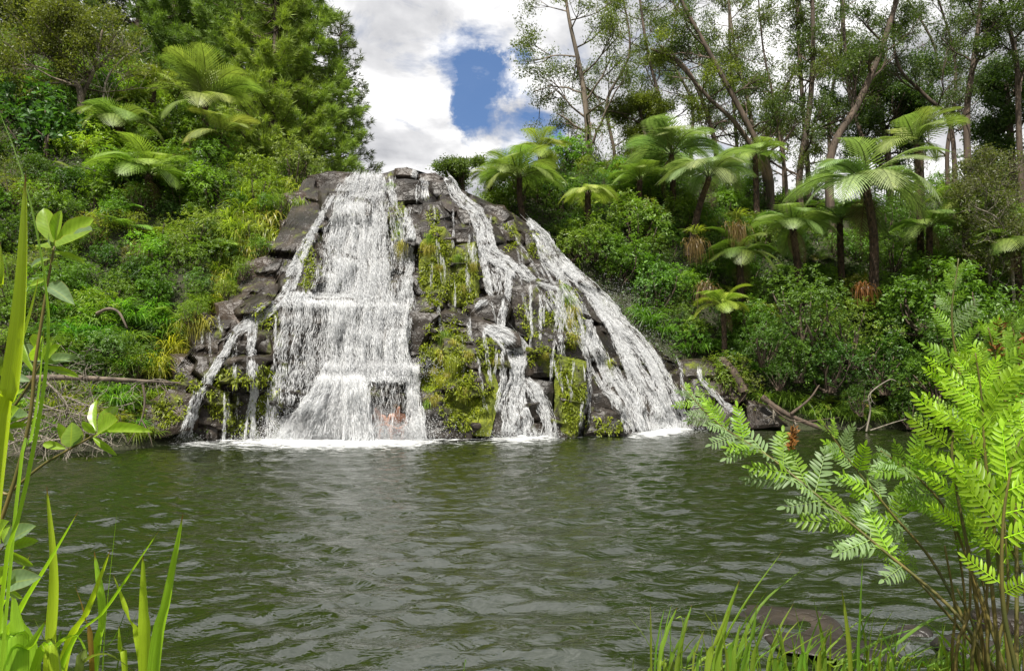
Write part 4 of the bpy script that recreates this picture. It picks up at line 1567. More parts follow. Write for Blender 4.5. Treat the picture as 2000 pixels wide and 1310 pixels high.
px_tree('wattle_tree', 'straight dark tree, one of a close pair of upright trunks', [(1562, 340), (1582, 205), (1588, 90), (1585, -70)], 31, .17, .08, G2, 13, 1.7, 2, .25, None, 15, .32, .08, .028, up=.2)
px_tree('wattle_tree', 'straight reddish trunk of the close pair, slightly thinner than its twin', [(1578, 332), (1568, 205), (1560, 80), (1556, -70)], 31.8, .13, .07, G1, 11, 1.7, 2, .3, None, 14, .32, .08, .028)
px_tree('wattle_tree', 'thick dark trunk leaning up over the large silvery green tree fern', [(1622, 308), (1675, 205), (1718, 105), (1752, 0), (1775, -80)], 29.5, .20, .08, G2, 14, 2.1, 2, .3, None, 16, .36, .085, .028)
px_tree('wattle_tree', 'paler stem behind the ridge bush, arching over a gap of white sky', [(1398, 290), (1378, 215), (1345, 140), (1290, 90)], 34, .15, .06, G2, 10, 2.0, 2, .2, None, 16, .36, .085, .03)
px_tree('wattle_tree', 'upright tree with a fine leafy top in front of grey cloud, beside dry twigs', [(1888, 240), (1900, 130), (1912, 40), (1920, -70)], 30, .16, .07, G2, 11, 2.0, 2, .45, None, 18, .38, .085, .03)
px_tree('wattle_tree', 'thin crooked stem with bare side twigs in front of the close pair', [(1535, 345), (1522, 270), (1508, 180), (1490, 90), (1480, -20)], 30.5, .08, .03, G1, 12, 1.5, 2, .2, None, 9, .30, .075, .025)
px_tree('wattle_tree', 'crooked half bare tree reaching sideways above the drooping dry twigs', [(1858, 250), (1810, 190), (1755, 130), (1745, 40), (1760, -40)], 31, .11, .04, G2, 12, 1.8, 2, .15, None, 10, .32, .08, .026)
px_tree('wattle_tree', 'light reddish trunk between the leaning dark tree and the close pair', [(1478, 330), (1462, 200), (1440, 120), (1425, 20), (1420, -60)], 33, .11, .05, G1, 10, 1.8, 2, .25, M_BARK_PALE, 14, .34, .08, .028)
px_tree('wattle_tree', 'tall fine leaved tree whose top hangs over the ridge bush', [(1310, 290), (1290, 200), (1265, 100), (1250, 0), (1245, -80)], 36, .13, .05, G1, 12, 2.3, 2, .3, None, 16, .4, .09, .03)
px_tree('wattle_tree', 'thin upright tree behind the thick leaning trunk', [(1690, 300), (1660, 190), (1650, 90), (1645, -60)], 34, .12, .06, G2, 12, 1.9, 2, .3, None, 15, .36, .085, .03)
px_tree('wattle_tree', 'tree with spreading dark leaf sprays over the gap of grey sky', [(1990, 260), (1985, 120), (1960, 20), (1930, -60)], 30, .14, .06, G2, 12, 2.2, 2, .35, None, 18, .38, .085, .03)
for px_, Y_, lab_ in ((1350, 40, 'far slender tree seen through the gap beside the ridge bush'), (1440, 41, 'far slender tree between the leaning dark trunks'), (1530, 39, 'far slender tree just behind the close pair'), (1620, 42, 'far slender tree between the close pair and the thick leaning trunk'), (1800, 40, 'far slender tree behind the crooked half bare one'), (1850, 38, 'far slender tree next to the upright one by the dry twigs'), (1200, 42, 'far slender tree showing past the round open wattle')):
    px_tree('wattle_tree', lab_, [(px_, 300), (px_ + R.uniform(-20, 20), 200), (px_ + R.uniform(-40, 40), 100), (px_ + R.uniform(-60, 60), -40)], Y_, .13, .05, (.045, .070, .022), 15, 2.4, 2, .15, None, 14, .5, .095, .034)
px_tree('broadleaf_tree', 'dense dark evergreen tree behind the thick leaning trunk', [(1735, 310), (1722, 230), (1712, 150)], 36, .2, .1, (.030, .058, .018), 26, 2.2, 2, .15, None, 34, .42, .1, .04, flat=.8)
px_tree('broadleaf_tree', 'dense dark green tree below the fine leafy top, behind dry twigs', [(1975, 290), (1970, 220), (1965, 160)], 33, .2, .1, (.032, .062, .018), 22, 2.0, 2, .1, None, 34, .42, .1, .04, flat=.8)
px_tree('broadleaf_tree', 'rounded yellowish bush on the ridge between the wattle and the leaning trees', [(1262, 292), (1258, 255), (1250, 215)], 33.5, .14, .06, (.075, .10, .024), 20, 1.3, 2, .1, None, 30, .34, .09, .034, flat=.8)
px_tree('broadleaf_tree', 'small round grey green tree on the skyline next to the rock lip', [(905, 372), (900, 345), (896, 330)], 27.5, .09, .04, (.060, .095, .030), 18, .85, 2, .1, None, 30, .22, .07, .028, flat=.8)
# olive tree and dry shrub
px_tree('olive_tree', 'twiggy olive green tree with a crooked pale trunk on the steep bank', [(158, 195), (150, 165), (118, 130), (95, 105), (85, 60)], 25, .13, .05, (.080, .100, .028), 16, 1.7, 2, .3, M_BARK_PALE, 20, .36, .075, .026, flat=.8, cat='tree', spread=.8)
px_tree('olive_tree', 'second crooked olive tree leaning the other way, grey dead twigs at its side', [(160, 195), (178, 150), (190, 110), (200, 60)], 25.3, .11, .04, (.078, .098, .028), 15, 1.7, 2, .3, M_BARK_PALE, 18, .36, .075, .026, flat=.8, spread=.8)
px_tree('dead_tree', 'pale grey leafless twigs sticking out beside the olive tree', [(205, 170), (235, 120), (270, 95)], 25.2, .05, .02, G1, 12, 1.1, 2, .2, M_TWIG, 0)
px_tree('dry_shrub', 'tangled grey brown leafless shrub beside the large silvery tree fern', [(1930, 480), (1925, 400), (1930, 330)], 25, .07, .03, (.06, .075, .03), 26, 1.3, 3, .05, M_TWIG, 3, .3, .07, .025, kids=(3, 5), cat='shrub', spread=.9, curl=.3)
px_tree('dry_shrub', 'smaller leafless shrub with crooked branches, growing under the grey brown tangle', [(1975, 500), (1950, 430), (1905, 405)], 24, .06, .02, G1, 14, 1.0, 2, .05, M_TWIG, 2, .3, .07, .025, cat='shrub', spread=.9, curl=.3)

# ------------------------------------------------------------------ tree ferns
SH = {
    'round': [shrub_meshes(50 + i, 1.0, .85, 11 + i, 330, 8, .085, .040) for i in range(3)],
    'fine': [shrub_meshes(60 + i, 1.0, .9, 14, 560, 8, .05, .022) for i in range(3)],
    'long': [shrub_meshes(70 + i, 1.0, .9, 10, 260, 8, .13, .030, .3, droop=.35) for i in range(3)],
    'big': [shrub_meshes(80 + i, 1.0, .9, 9, 170, 7, .15, .075, .2) for i in range(2)],
    'wisp': [shrub_meshes(90 + i, 1.0, 1.0, 13, 420, 6, .055, .014, .8, .25, .42, .05, False) for i in range(2)],
}
SILV, YEL, MID, LIME = (.095, .145, .066), (.120, .165, .036), (.070, .120, .032), (.105, .170, .034)


def tf(px, py, Y, rpx, label, col, base=None, n=14, dead=3, r=.11, pick=(0, 1, 2, 3, 4), elev=1.0, start=0.0, bush=True):
    c = at(px, py, Y)
    if base is None:
        b = np.array([c[0], c[1], float(terrain(np.array([c[0]]), np.array([c[1]]))[0])])
        b[2] = min(b[2], c[2] - .25)
    else:
        b = at(base[0], base[1], Y)
    if base is None and bush:
        for q in range(2):
            bp = np.array([c[0] + R.normal(0, .35), c[1] - .35 - .2 * q, b[2] - .2])
            sz = np.clip((c[2] - b[2]) * .62, .5, 1.1)
            place('shrub', 'leafy bush at the foot of the ' + ' '.join(label.split(' tree fern')[0].split()[:6]) + ' tree fern', 'shrub', SH[('round', 'fine', 'long')[int(R.integers(3))]][int(R.integers(3))], bp, sz, (.07 * R.uniform(.8, 1.3), .125 * R.uniform(.8, 1.2), .024), 'bushes at the feet of tree ferns')
    return tree_fern(c, b, rpx / F * Y * 1.1, n + 2, col, label, dead, r=r, pick=pick, elev=elev, start=start)


tf(400, 208, 26, 112, 'upright fan shaped tree fern in front of the conifers', (.105, .155, .042), n=17, pick=(2, 2, 0, 2, 1), elev=1.9, dead=4)
tf(232, 240, 24.5, 92, 'tree fern with flat arching fronds below the olive tree', (.095, .148, .042), n=15, dead=5)
tf(292, 345, 22.3, 105, 'bright tree fern with brown dead fronds hanging over a dark hollow', LIME, n=15, dead=7)
tf(432, 268, 25, 80, 'tree fern with ragged browning fronds and a hairy trunk', (.115, .145, .042), n=11, dead=8)
tf(300, 165, 27, 62, 'yellowish tree fern squeezed between the olive tree and the fan fern', YEL, n=12)
tf(255, 200, 26.3, 45, 'small yellow tree fern under the twigs of the olive tree', YEL, n=10)
tf(1014, 350, 25.4, 100, 'tree fern on a bare brown trunk growing at the edge of the upper rocks', (.095, .145, .040), base=(1028, 440), n=17, dead=1, r=.10, pick=(0, 1, 2, 0, 4))
tf(1055, 300, 28, 70, 'sunlit yellow green tree fern behind the bare trunked one', YEL, n=13)
tf(955, 345, 27, 50, 'low tree fern at the rim near the small skyline tree', (.12, .17, .035), n=11)
tf(1148, 378, 26, 62, 'low flat topped pale lime tree fern on the open slope', (.16, .21, .055), n=13, pick=(4, 3), elev=.3)
tf(1312, 305, 28, 105, 'silvery tree fern on the slope below the ridge bush', SILV, n=15)
tf(1385, 348, 25.8, 102, 'silvery tree fern with a crown of drooping fronds above a leaning trunk', SILV, base=(1345, 480), n=15, dead=2, pick=(1, 3, 0, 1))
tf(1692, 368, 24.3, 150, 'large silvery green tree fern with a huge arched crown', (.10, .155, .068), base=(1706, 545), n=17, dead=4, r=.13, pick=(1, 0, 2, 3, 1))
tf(1790, 285, 27, 95, 'tree fern with tall upright fronds behind the large silvery one', (.105, .15, .05), n=12, pick=(2, 0), elev=1.5)
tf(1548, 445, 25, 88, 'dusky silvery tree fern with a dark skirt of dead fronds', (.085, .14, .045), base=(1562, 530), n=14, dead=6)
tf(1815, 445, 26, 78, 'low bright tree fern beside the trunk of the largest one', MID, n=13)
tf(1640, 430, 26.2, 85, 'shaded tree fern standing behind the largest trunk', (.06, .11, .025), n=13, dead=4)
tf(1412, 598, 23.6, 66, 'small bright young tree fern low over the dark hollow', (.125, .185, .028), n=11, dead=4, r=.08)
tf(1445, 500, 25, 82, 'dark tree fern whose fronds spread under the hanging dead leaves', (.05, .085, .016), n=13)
tf(1885, 395, 26.5, 82, 'tree fern half hidden by the leafless tangle', (.09, .14, .03), n=13)
tf(1985, 480, 24, 85, 'tree fern beside the crooked leafless branches', (.075, .13, .028), n=12)
tf(1475, 305, 29, 70, 'tree fern at the feet of the leaning trees', (.1, .155, .04), n=12)
tf(1250, 355, 27.5, 70, 'dull green tree fern below the silvery one near the ridge', (.075, .125, .028), n=12)

# ------------------------------------------------------------------ shrubs and tufts
# cushions of moss and tiny leaves on the wet stone
gm = Geo()
Pm, Nm = [], []
for x0, y0, rx, ry, k_ in ((855, 525, 34, 78, 420), (912, 545, 24, 58, 200), (868, 700, 52, 85, 520), (905, 775, 52, 65, 420), (945, 690, 20, 30, 90), (1115, 770, 28, 70, 300), (1060, 705, 32, 26, 120), (1112, 620, 20, 65, 240), (775, 435, 16, 36, 120), (600, 520, 20, 50, 160), (1055, 620, 45, 50, 140), (465, 780, 60, 70, 220), (525, 770, 20, 70, 160), (520, 620, 25, 25, 70), (990, 465, 20, 26, 70), (1040, 480, 14, 26, 60), (320, 800, 45, 35, 160), (1180, 830, 35, 16, 60), (840, 425, 20, 22, 50), (365, 750, 30, 20, 80)):
    for _ in range(k_):
        a_, q_ = R.uniform(0, 6.283), math.sqrt(R.random())
        px_, py_ = x0 + rx * q_ * math.cos(a_), y0 + ry * q_ * math.sin(a_)
        if noise.noise(Vector((px_ / 22, py_ / 30, 3.1))) < -.08:
            continue
        h = rock_hit(px_, py_)
        if h is not None:
            Pm.append(h[0])
            Nm.append(h[1])
Pm, Nm = np.array(Pm), np.array(Nm)
nm = len(Pm) * 7
Nn_ = np.repeat(Nm, 7, 0)
gm.leaves(np.repeat(Pm, 7, 0) + R.normal(0, .05, (nm, 3)) * np.array([1, .4, 1]), Nn_ * .9 + R.normal(0, .6, (nm, 3)) + np.array([0, 0, -.35]), Nn_ + R.normal(0, .4, (nm, 3)) + np.array([0, 0, .6]), .075 * R.lognormal(0, .4, nm), .036 * R.lognormal(0, .3, nm), .3, .2,
          np.clip(np.repeat(R.normal(.42, .22, len(Pm)), 7) + R.normal(0, .12, nm), 0, 1))
om = obj('moss_cushions', gm.mesh('moss_cushions', M_LEAF), cliff, kind='stuff')
om.color = (.125, .16, .018, 1)
HANG = [hang_mesh(210), hang_mesh(211, 130, 1.2, .024), hang_mesh(212, 170, .7, .02)]
TUFT = [tuft_meshes(200, 150, .75, .7, .026, .75), tuft_meshes(201, 120, .6, .55, .022, .6), tuft_meshes(202, 170, .9, .8, .022, .95), tuft_meshes(203, 90, .55, .6, .03, .7)]
FERNF = [frond_mesh(300 + i, arch=.55, lift=.5, npin=16, pin=.3, vee=.1) for i in range(3)]
WORD = {'round': 'glossy rounded', 'fine': 'small leaved', 'long': 'long leaved', 'big': 'broad leaved', 'wisp': 'wispy heath-like'}


def sh(kind, px, py, rpx, col, label, Y=None, k=None, squash=1.0, group=None, sink=.6):
    """a shrub whose crown is centred on a pixel; it roots on the slope below"""
    P = ground_hit(px, py + rpx * .55)
    if P is None:
        return
    if Y is not None:
        P = at(px, py + rpx * .6, Y)
    s_ = rpx / F * P[1] / 1.0
    P = P - np.array([0, 0, s_ * .10])
    ms = SH[kind]
    place('shrub', label.replace('the the', 'the'), 'shrub', ms[int(R.integers(len(ms))) if k is None else k], P, s_, col, group, squash=squash)


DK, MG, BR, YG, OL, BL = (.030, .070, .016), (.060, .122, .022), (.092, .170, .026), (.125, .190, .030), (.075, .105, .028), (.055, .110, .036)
for a in (
        ('big', 95, 250, 95, (.034, .085, .024), 'large dark shrub with broad glossy leaves below the olive tree'),
        ('big', 40, 200, 70, (.030, .075, .020), 'dark broad leaved shrub at the foot of the hilltop conifers'),
        ('long', 225, 335, 68, BR, 'bright willow-like shrub next to the tree fern over the dark hollow'),
        ('round', 575, 318, 66, (.095, .130, .050), 'grey green rounded shrub overhanging the upper rocks'),
        ('round', 612, 300, 45, YG, 'yellow green bush between the grey green shrub and the thin conifer'),
        ('long', 412, 365, 62, BR, 'bright open shrub with a slim stem below the ragged tree fern'),
        ('fine', 392, 455, 64, (.140, .195, .045), 'pale flowering-looking shrub with light leaf tips near the hanging grass'),
        ('fine', 350, 495, 50, (.10, .155, .035), 'small rounded shrub under the pale one'),
        ('wisp', 30, 345, 70, OL, 'olive coloured shrub on the bank edge below the dark broad leaved one'),
        ('wisp', 185, 455, 48, (.12, .095, .04), 'reddish brown wispy shrub under the willow-like one'),
        ('wisp', 262, 500, 50, (.10, .10, .035), 'tan green wispy shrub beside a bent branch'),
        ('round', 300, 555, 55, MG, 'leafy shrub above the strappy grass clump'),
        ('long', 170, 610, 60, BR, 'light green shrub with slender leaves over the pale bent branch'),
        ('long', 110, 560, 58, MG, 'mid green shrub beside the light slender leaved one'),
        ('round', 470, 560, 40, MG, 'low green shrub growing against the brown rock wall'),
        ('long', 480, 600, 28, BR, 'small sprig of bright leaves at the foot of the brown rock wall'),
        ('round', 500, 330, 50, (.11, .16, .03), 'light green shrub at the foot of the feathery conifers'),
        ('round', 1245, 440, 82, (.085, .150, .032), 'tall rounded shrub with pale green tops on the slope by the outer cascade'),
        ('round', 1210, 500, 70, (.070, .135, .028), 'leafy shrub leaning towards the outer cascade'),
        ('round', 1285, 555, 72, (.060, .135, .024), 'rounded green shrub low beside the outer cascade'),
        ('round', 1265, 385, 42, (.10, .17, .035), 'small pale topped shrub above the tall rounded one'),
        ('fine', 1155, 425, 45, (.06, .12, .026), 'small bushy shrub near the top of the outer cascade'),
        ('fine', 1090, 405, 45, (.06, .105, .022), 'shrub at the rim behind the bare fern trunk'),
        ('long', 1115, 455, 36, (.06, .12, .024), 'low shrub just above the outer cascade'),
        ('round', 1345, 660, 48, (.065, .150, .024), 'bright low shrub above the grass at the ledge'),
        ('fine', 1570, 590, 110, (.062, .115, .028), 'wide dense small leaved shrub hanging over the far shore', 23.2),
        ('fine', 1660, 640, 85, (.090, .140, .030), 'yellowish dense shrub beside the widest one over the far shore', 23.0),
        ('fine', 1490, 650, 70, (.050, .105, .024), 'deep green shrub at the hollow end of the wide shore shrub', 23.2),
        ('round', 1800, 560, 100, (.060, .120, .022), 'large bushy shrub under the trunk of the largest tree fern', 23.4),
        ('round', 1900, 610, 110, (.055, .115, .020), 'large leafy shrub behind the tall shore fern', 22.6),
        ('fine', 1740, 490, 62, (.075, .135, .028), 'light bushy shrub at the base of the largest fern trunk'),
        ('fine', 1880, 500, 75, (.065, .120, .024), 'bushy shrub below the leafless tangle'),
        ('round', 1620, 700, 70, (.032, .075, .018), 'dark shrub at the waterline below the yellowish one', 22.7),
        ('round', 1730, 700, 75, (.035, .080, .018), 'dark leafy shrub over the arching waterside ferns', 22.6)):
    sh(*a)

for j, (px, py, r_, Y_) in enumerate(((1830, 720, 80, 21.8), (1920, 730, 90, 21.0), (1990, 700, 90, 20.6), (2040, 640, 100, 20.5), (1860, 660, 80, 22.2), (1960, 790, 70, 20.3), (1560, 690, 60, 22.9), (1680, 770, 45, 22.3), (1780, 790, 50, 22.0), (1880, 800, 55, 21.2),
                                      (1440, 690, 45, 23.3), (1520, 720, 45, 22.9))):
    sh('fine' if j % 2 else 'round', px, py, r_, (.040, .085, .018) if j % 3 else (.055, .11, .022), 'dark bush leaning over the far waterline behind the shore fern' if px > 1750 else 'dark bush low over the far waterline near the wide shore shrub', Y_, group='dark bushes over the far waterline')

# the rest of the thicket
LAND = [(400, 208, 'the fan shaped tree fern'), (232, 240, 'the flat tree fern under the olive tree'), (292, 345, 'the tree fern over the dark hollow'), (432, 268, 'the ragged browning tree fern'), (95, 250, 'the glossy dark broad leaved shrub'),
        (392, 455, 'the pale tipped shrub'), (225, 335, 'the willow-like shrub'), (185, 455, 'the reddish wispy shrub'), (575, 318, 'the grey green shrub over the rocks'), (220, 615, 'the pale bent branch'), (490, 440, 'the curtain of hanging grass'),
        (40, 440, 'the sprig of thick glossy leaves'), (60, 640, 'the tall blades on the near bank'), (470, 545, 'the brown rock wall'), (230, 735, 'the fallen log'), (150, 180, 'the crooked olive trunk'), (520, 290, 'the feathery conifers'),
        (1014, 350, 'the bare trunked tree fern'), (1148, 378, 'the flat lime tree fern'), (1312, 305, 'the silvery fern below the ridge bush'), (1385, 348, 'the drooping crown fern'), (1692, 400, 'the largest tree fern'), (1548, 445, 'the dusky tree fern'),
        (1412, 598, 'the young tree fern'), (1245, 440, 'the tall pale topped shrub'), (1190, 560, 'the outer cascade'), (1570, 590, 'the wide shore shrub'), (1815, 445, 'the low bright tree fern'), (1930, 380, 'the leafless tangle'), (1500, 330, 'the leaning dark trunks'),
        (1360, 690, 'the grass on the ledge'), (1800, 600, 'the large bush under the largest fern'), (1700, 760, 'the waterside ferns'), (1900, 640, 'the tall shore fern'), (1620, 320, 'the thick leaning trunk'), (1150, 300, 'the round open wattle')]

LP = [('round', DK), ('round', MG), ('fine', MG), ('long', BR), ('fine', BR), ('wisp', OL), ('round', BL), ('long', YG), ('big', MG), ('fine', YG), ('round', DK), ('long', MG)]


def thicket(region, step, palette, lab, group, size=(30, 58)):
    x0, x1, y0, y1 = region
    y = y0
    while y < y1:
        for px in np.arange(x0, x1, step):
            qx, qy = px + R.uniform(-.5, .5) * step, y + R.uniform(-.5, .5) * step
            if not lab[1](qx, qy):
                continue
            kind, col = palette[int(R.integers(len(palette)))]
            v = R.uniform(.75, 1.3)
            c = (col[0] * v * R.uniform(.9, 1.2), col[1] * v, col[2] * v)
            r_ = R.uniform(*size)
            hue = 'dark green' if c[1] < .085 else 'yellowish' if c[0] / c[1] > .74 else 'bright green' if c[1] > .15 else 'mid green'
            big = 'small' if r_ < size[0] * .7 + size[1] * .3 else 'large' if r_ > size[0] * .3 + size[1] * .7 else 'medium'
            near_ = min(LAND, key=lambda q: (q[0] - qx) ** 2 + (q[1] - qy) ** 2)
            rel = 'above' if near_[1] - qy > 45 else 'below' if qy - near_[1] > 45 else 'beside'
            sh(kind, qx, qy, r_, c, f'{big} {hue} {WORD[kind]} shrub {rel} {near_[2]}', group=f'{WORD[kind]} {group}')
        y += step


def left_ok(px, py):
    edge = np.interp(py, [120, 300, 340, 400, 480, 560, 640, 700, 780, 850], [640, 640, 590, 540, 500, 440, 380, 320, 270, 240])
    top_ = np.interp(px, [-60, 150, 300, 420, 520, 600, 650], [40, 60, 140, 190, 240, 290, 320])
    return px < edge - 15 and py > top_


def right_ok(px, py):
    edge = np.interp(py, [300, 420, 500, 570, 655, 700, 760, 840], [960, 1045, 1120, 1200, 1280, 1420, 1500, 1560])
    return px > edge + 30 and py > np.interp(px, [900, 1000, 1100, 1300, 1500, 1700, 2050], [340, 300, 300, 310, 320, 310, 330])


thicket((-40, 660, 60, 760), 50, LP, ('among the thicket on the steep bank below the conifers', left_ok), 'shrubs on the conifer bank')
RP = [('fine', (.10, .15, .03)), ('wisp', (.13, .16, .034)), ('wisp', (.14, .13, .035)), ('fine', (.13, .18, .035))]
thicket((1060, 1300, 290, 350), 34, RP, ('on the sunny heath-like ridge below the wattle', lambda x, y: True), 'shrubs on the slender tree bank', (26, 40))
LPR = [('round', MG), ('fine', MG), ('round', BR), ('fine', DK), ('long', MG), ('fine', BL), ('round', DK), ('wisp', MG)]
thicket((1000, 2060, 300, 740), 45, LPR, ('among the thicket on the bank below the slender trees', right_ok), 'shrubs on the slender tree bank', (30, 55))


def tuft(px, py, s_, col, label, k, Y=None, group=None, rock=False, squash=1.0, rz=None):
    h = rock_hit(px, py) if rock else None
    P = h[0] if h is not None else (ground_hit(px, py) if Y is None else at(px, py, Y))
    if P is None:
        return
    if group:
        label = ('tall ' if s_ > .82 else 'short ') + label
        tone_ = 'straw coloured ' if col[0] > col[1] * .93 else ''
        label = tone_ + label if len(label.split()) < 14 and 'straw' not in label else label
    root = thing('grass_tuft', label, 'grass', P, group, R.uniform(0, 6.28) if rz is None else rz, (s_, s_, s_ * squash))
    o = obj('blades', TUFT[k] if k < 10 else HANG[k - 10], root, kind='stuff')
    o.color = (*col, 1)


STRAW, GRS, DGR = (.19, .19, .055), (.10, .165, .028), (.060, .140, .022)
for j, (px, py, s_) in enumerate(((498, 385, 1.0), (520, 395, 1.0), (480, 430, 1.1), (462, 460, 1.1), (505, 445, .9), (545, 372, .8), (530, 350, .9), (455, 440, 1.0), (445, 500, .8), (470, 480, 1.1), (490, 470, 1.0), (515, 425, .9), (480, 405, 1.0), (440, 470, .9), (565, 352, .7), (535, 430, .6), (500, 500, .7), (455, 520, .7), (430, 545, .7))):
    tuft(px, py, s_, ((.17, .21, .04), (.13, .19, .03), (.20, .22, .055), (.11, .17, .028))[j % 4], 'long grass hanging in a curtain down the upper rocks beside the falls', 10 + j % 3, group='hanging grass beside the upper falls', rock=True, rz=R.normal(.3, .4))
    tuft(px - 8, py - 6, s_ * .8, (.13, .19, .03), 'upright grass at the head of the curtain beside the upper falls', 2, group='upright grass above the hanging curtain')
for px, py, s_, c, k in ((395, 600, .8, GRS, 0), (420, 590, .7, (.2, .22, .05), 1), (370, 640, .8, (.19, .22, .045), 0), (345, 655, .9, (.15, .2, .03), 0), (440, 575, .6, STRAW, 1), (330, 690, .9, (.2, .22, .04), 2), (310, 720, .9, (.19, .21, .035), 2),
                         (355, 700, .6, STRAW, 1), (290, 735, .9, (.17, .2, .035), 2), (400, 650, .5, STRAW, 1), (310, 745, .8, (.2, .22, .04), 2)):
    tuft(px, py, s_, c, 'straw tinted grass tuft on the brown rocks beside the forked stream', k, group='grass tufts on the brown rocks')
for j in range(34):
    px, py = R.uniform(110, 345), R.uniform(610, 735)
    tuft(px, py, R.uniform(.7, 1.05), (.062 * R.uniform(.8, 1.4), .150 * R.uniform(.8, 1.2), .022), 'strappy dark green grass clump on the bank above the fallen log', 0 if j % 2 else 3, group='strappy grass above the fallen log')
for j in range(40):
    px, py = R.uniform(-20, 300), R.uniform(760, 874)
    tuft(px, py, R.uniform(.5, .85), (.09 * R.uniform(.7, 1.5), .150 * R.uniform(.8, 1.2), .024), 'grass at the waterline under the fallen log', int(R.integers(4)), group='waterline grass under the fallen log')
for px, py, s_, k in ((1365, 690, 1.0, 0), (1395, 685, .9, 0), (1340, 690, .8, 0), (1420, 700, .7, 3), (1500, 735, 1.0, 0), (1475, 720, .8, 3), (1525, 740, 1.0, 0), (1270, 640, 1.0, 2), (1250, 620, .9, 2), (1300, 655, .8, 2)):
    tuft(px, py, s_, (.070, .155, .026), 'strappy green grass clump on the ledge beside the outer cascade', k, group='grass on the ledge by the outer cascade')
for px, py, s_, k in ((1490, 790, .9, 2), (1540, 795, 1.0, 2), (1480, 805, .7, 1), (1560, 800, .9, 2), (1445, 780, .6, 1), (1620, 815, .9, 2), (1660, 820, .9, 2), (1700, 820, .8, 2), (1590, 820, .7, 0), (1740, 825, .8, 0), (1510, 828, .6, 1), (1450, 770, .6, 0)):
    tuft(px, py, s_, (.10, .175, .035), 'drooping pale green grass tuft on the far waterline', k, group='grass tufts on the far waterline')
for px, py, s_, c in ((868, 650, .42, GRS), (885, 668, .40, STRAW), (862, 690, .42, STRAW), (880, 700, .45, (.18, .22, .04)), (845, 720, .45, STRAW), (860, 740, .5, (.2, .23, .04)), (838, 760, .5, (.17, .23, .035)), (850, 775, .45, STRAW), (875, 730, .4, STRAW), (835, 785, .4, GRS),
                      (912, 690, .3, STRAW), (905, 760, .3, STRAW), (780, 435, .5, (.12, .2, .04)), (782, 455, .5, GRS), (787, 475, .45, STRAW), (840, 460, .4, GRS), (835, 480, .45, STRAW), (1107, 580, .4, GRS), (1112, 600, .5, STRAW), (1110, 625, .45, STRAW), (1115, 655, .4, STRAW), (1103, 560, .4, GRS),
                      (965, 700, .25, STRAW), (1192, 705, .3, (.2, .24, .04)), (858, 520, .3, STRAW), (905, 560, .3, STRAW), (895, 500, .3, GRS), (765, 360, .35, GRS), (1065, 690, .25, STRAW), (925, 515, .3, STRAW)):
    tuft(px, py, s_, c, 'straw and green grass tuft hanging on the mossy cliff between streams', 10 + int(R.integers(3)), group='grass tufts on the mossy cliff', rock=True, rz=R.normal(0, .4))


def fern_clump(px, py, s_, col, label, group, n=8, Y=None):
    P = ground_hit(px, py) if Y is None else at(px, py, Y)
    if P is None:
        return
    root = thing('ground_fern', label, 'fern', P, group, R.uniform(0, 6.28))
    for k in range(n):
        o = obj('frond', FERNF[k % 3], root)
        o.rotation_euler = (R.normal(0, .2), -R.uniform(-.1, .5), k * 6.283 / n + R.normal(0, .2))
        q = s_ * R.uniform(.7, 1.1)
        o.scale = (q, q, q)
        o.color = (*[c * R.uniform(.85, 1.2) for c in col], 1)


for j in range(26):
    fern_clump(R.uniform(1560, 1900), R.uniform(745, 822), R.uniform(.6, .95), (.075 * R.uniform(.8, 1.4), .135 * R.uniform(.8, 1.2), .024), 'low arching fern over the far waterline below the dark shrubs', 'waterside ferns', 8)
for px, py in ((520, 240), (470, 300), (360, 300), (330, 260), (150, 330), (255, 440), (300, 455), (250, 400), (440, 230), (345, 330), (200, 300), (130, 470), (330, 610), (430, 480)):
    fern_clump(px, py + 15, R.uniform(.8, 1.2), (.11 * R.uniform(.8, 1.3), .165 * R.uniform(.8, 1.2), .028), 'light green ground fern between the shrubs of the conifer bank', 'ground ferns on the conifer bank', 8)
for px, py in ((1180, 340), (1230, 330), (1120, 350), (1200, 370), (1150, 320), (1260, 340), (1820, 500), (1780, 470), (1530, 520), (1620, 540), (1500, 480), (1390, 520), (1420, 560), (1600, 500), (1190, 390), (1480, 400), (1580, 395), (1340, 420)):
    fern_clump(px, py + 12, R.uniform(.9, 1.4), (.10 * R.uniform(.8, 1.3), .155 * R.uniform(.8, 1.2), .028), 'ground fern between the shrubs on the bank below the slender trees', 'ground ferns on the slender tree bank', 9)
for j, (px, py, s_) in enumerate(((560, 375, 1.2), (540, 400, 1.3), (520, 430, 1.4), (505, 460, 1.4), (545, 440, 1.0), (485, 490, 1.3), (530, 470, 1.1), (468, 515, 1.1), (500, 505, 1.0), (450, 550, 1.0), (430, 575, .9), (410, 600, .9), (575, 360, .9), (585, 395, .7), (390, 625, .9), (365, 655, .8))):
    tuft(px, py, s_, ((.16, .20, .04), (.12, .18, .03), (.19, .20, .055))[j % 3], 'shaggy grass spilling over the brown rocks along the edge of the bank', 10 + j % 3, group='shaggy grass on the bank edge', rock=True, rz=R.normal(.2, .3))
    if j % 2 == 0:
        h = rock_hit(px - 12, py - 4)
        if h is not None:
            place('shrub', 'low leafy bush clinging to the brown rocks beside the hanging grass', 'shrub', SH[('long', 'round', 'fine')[j % 3]][j % 3], h[0] + np.array([0, -.05, -.25]), .55, (.10, .165, .028), 'bushes clinging to the brown rocks')
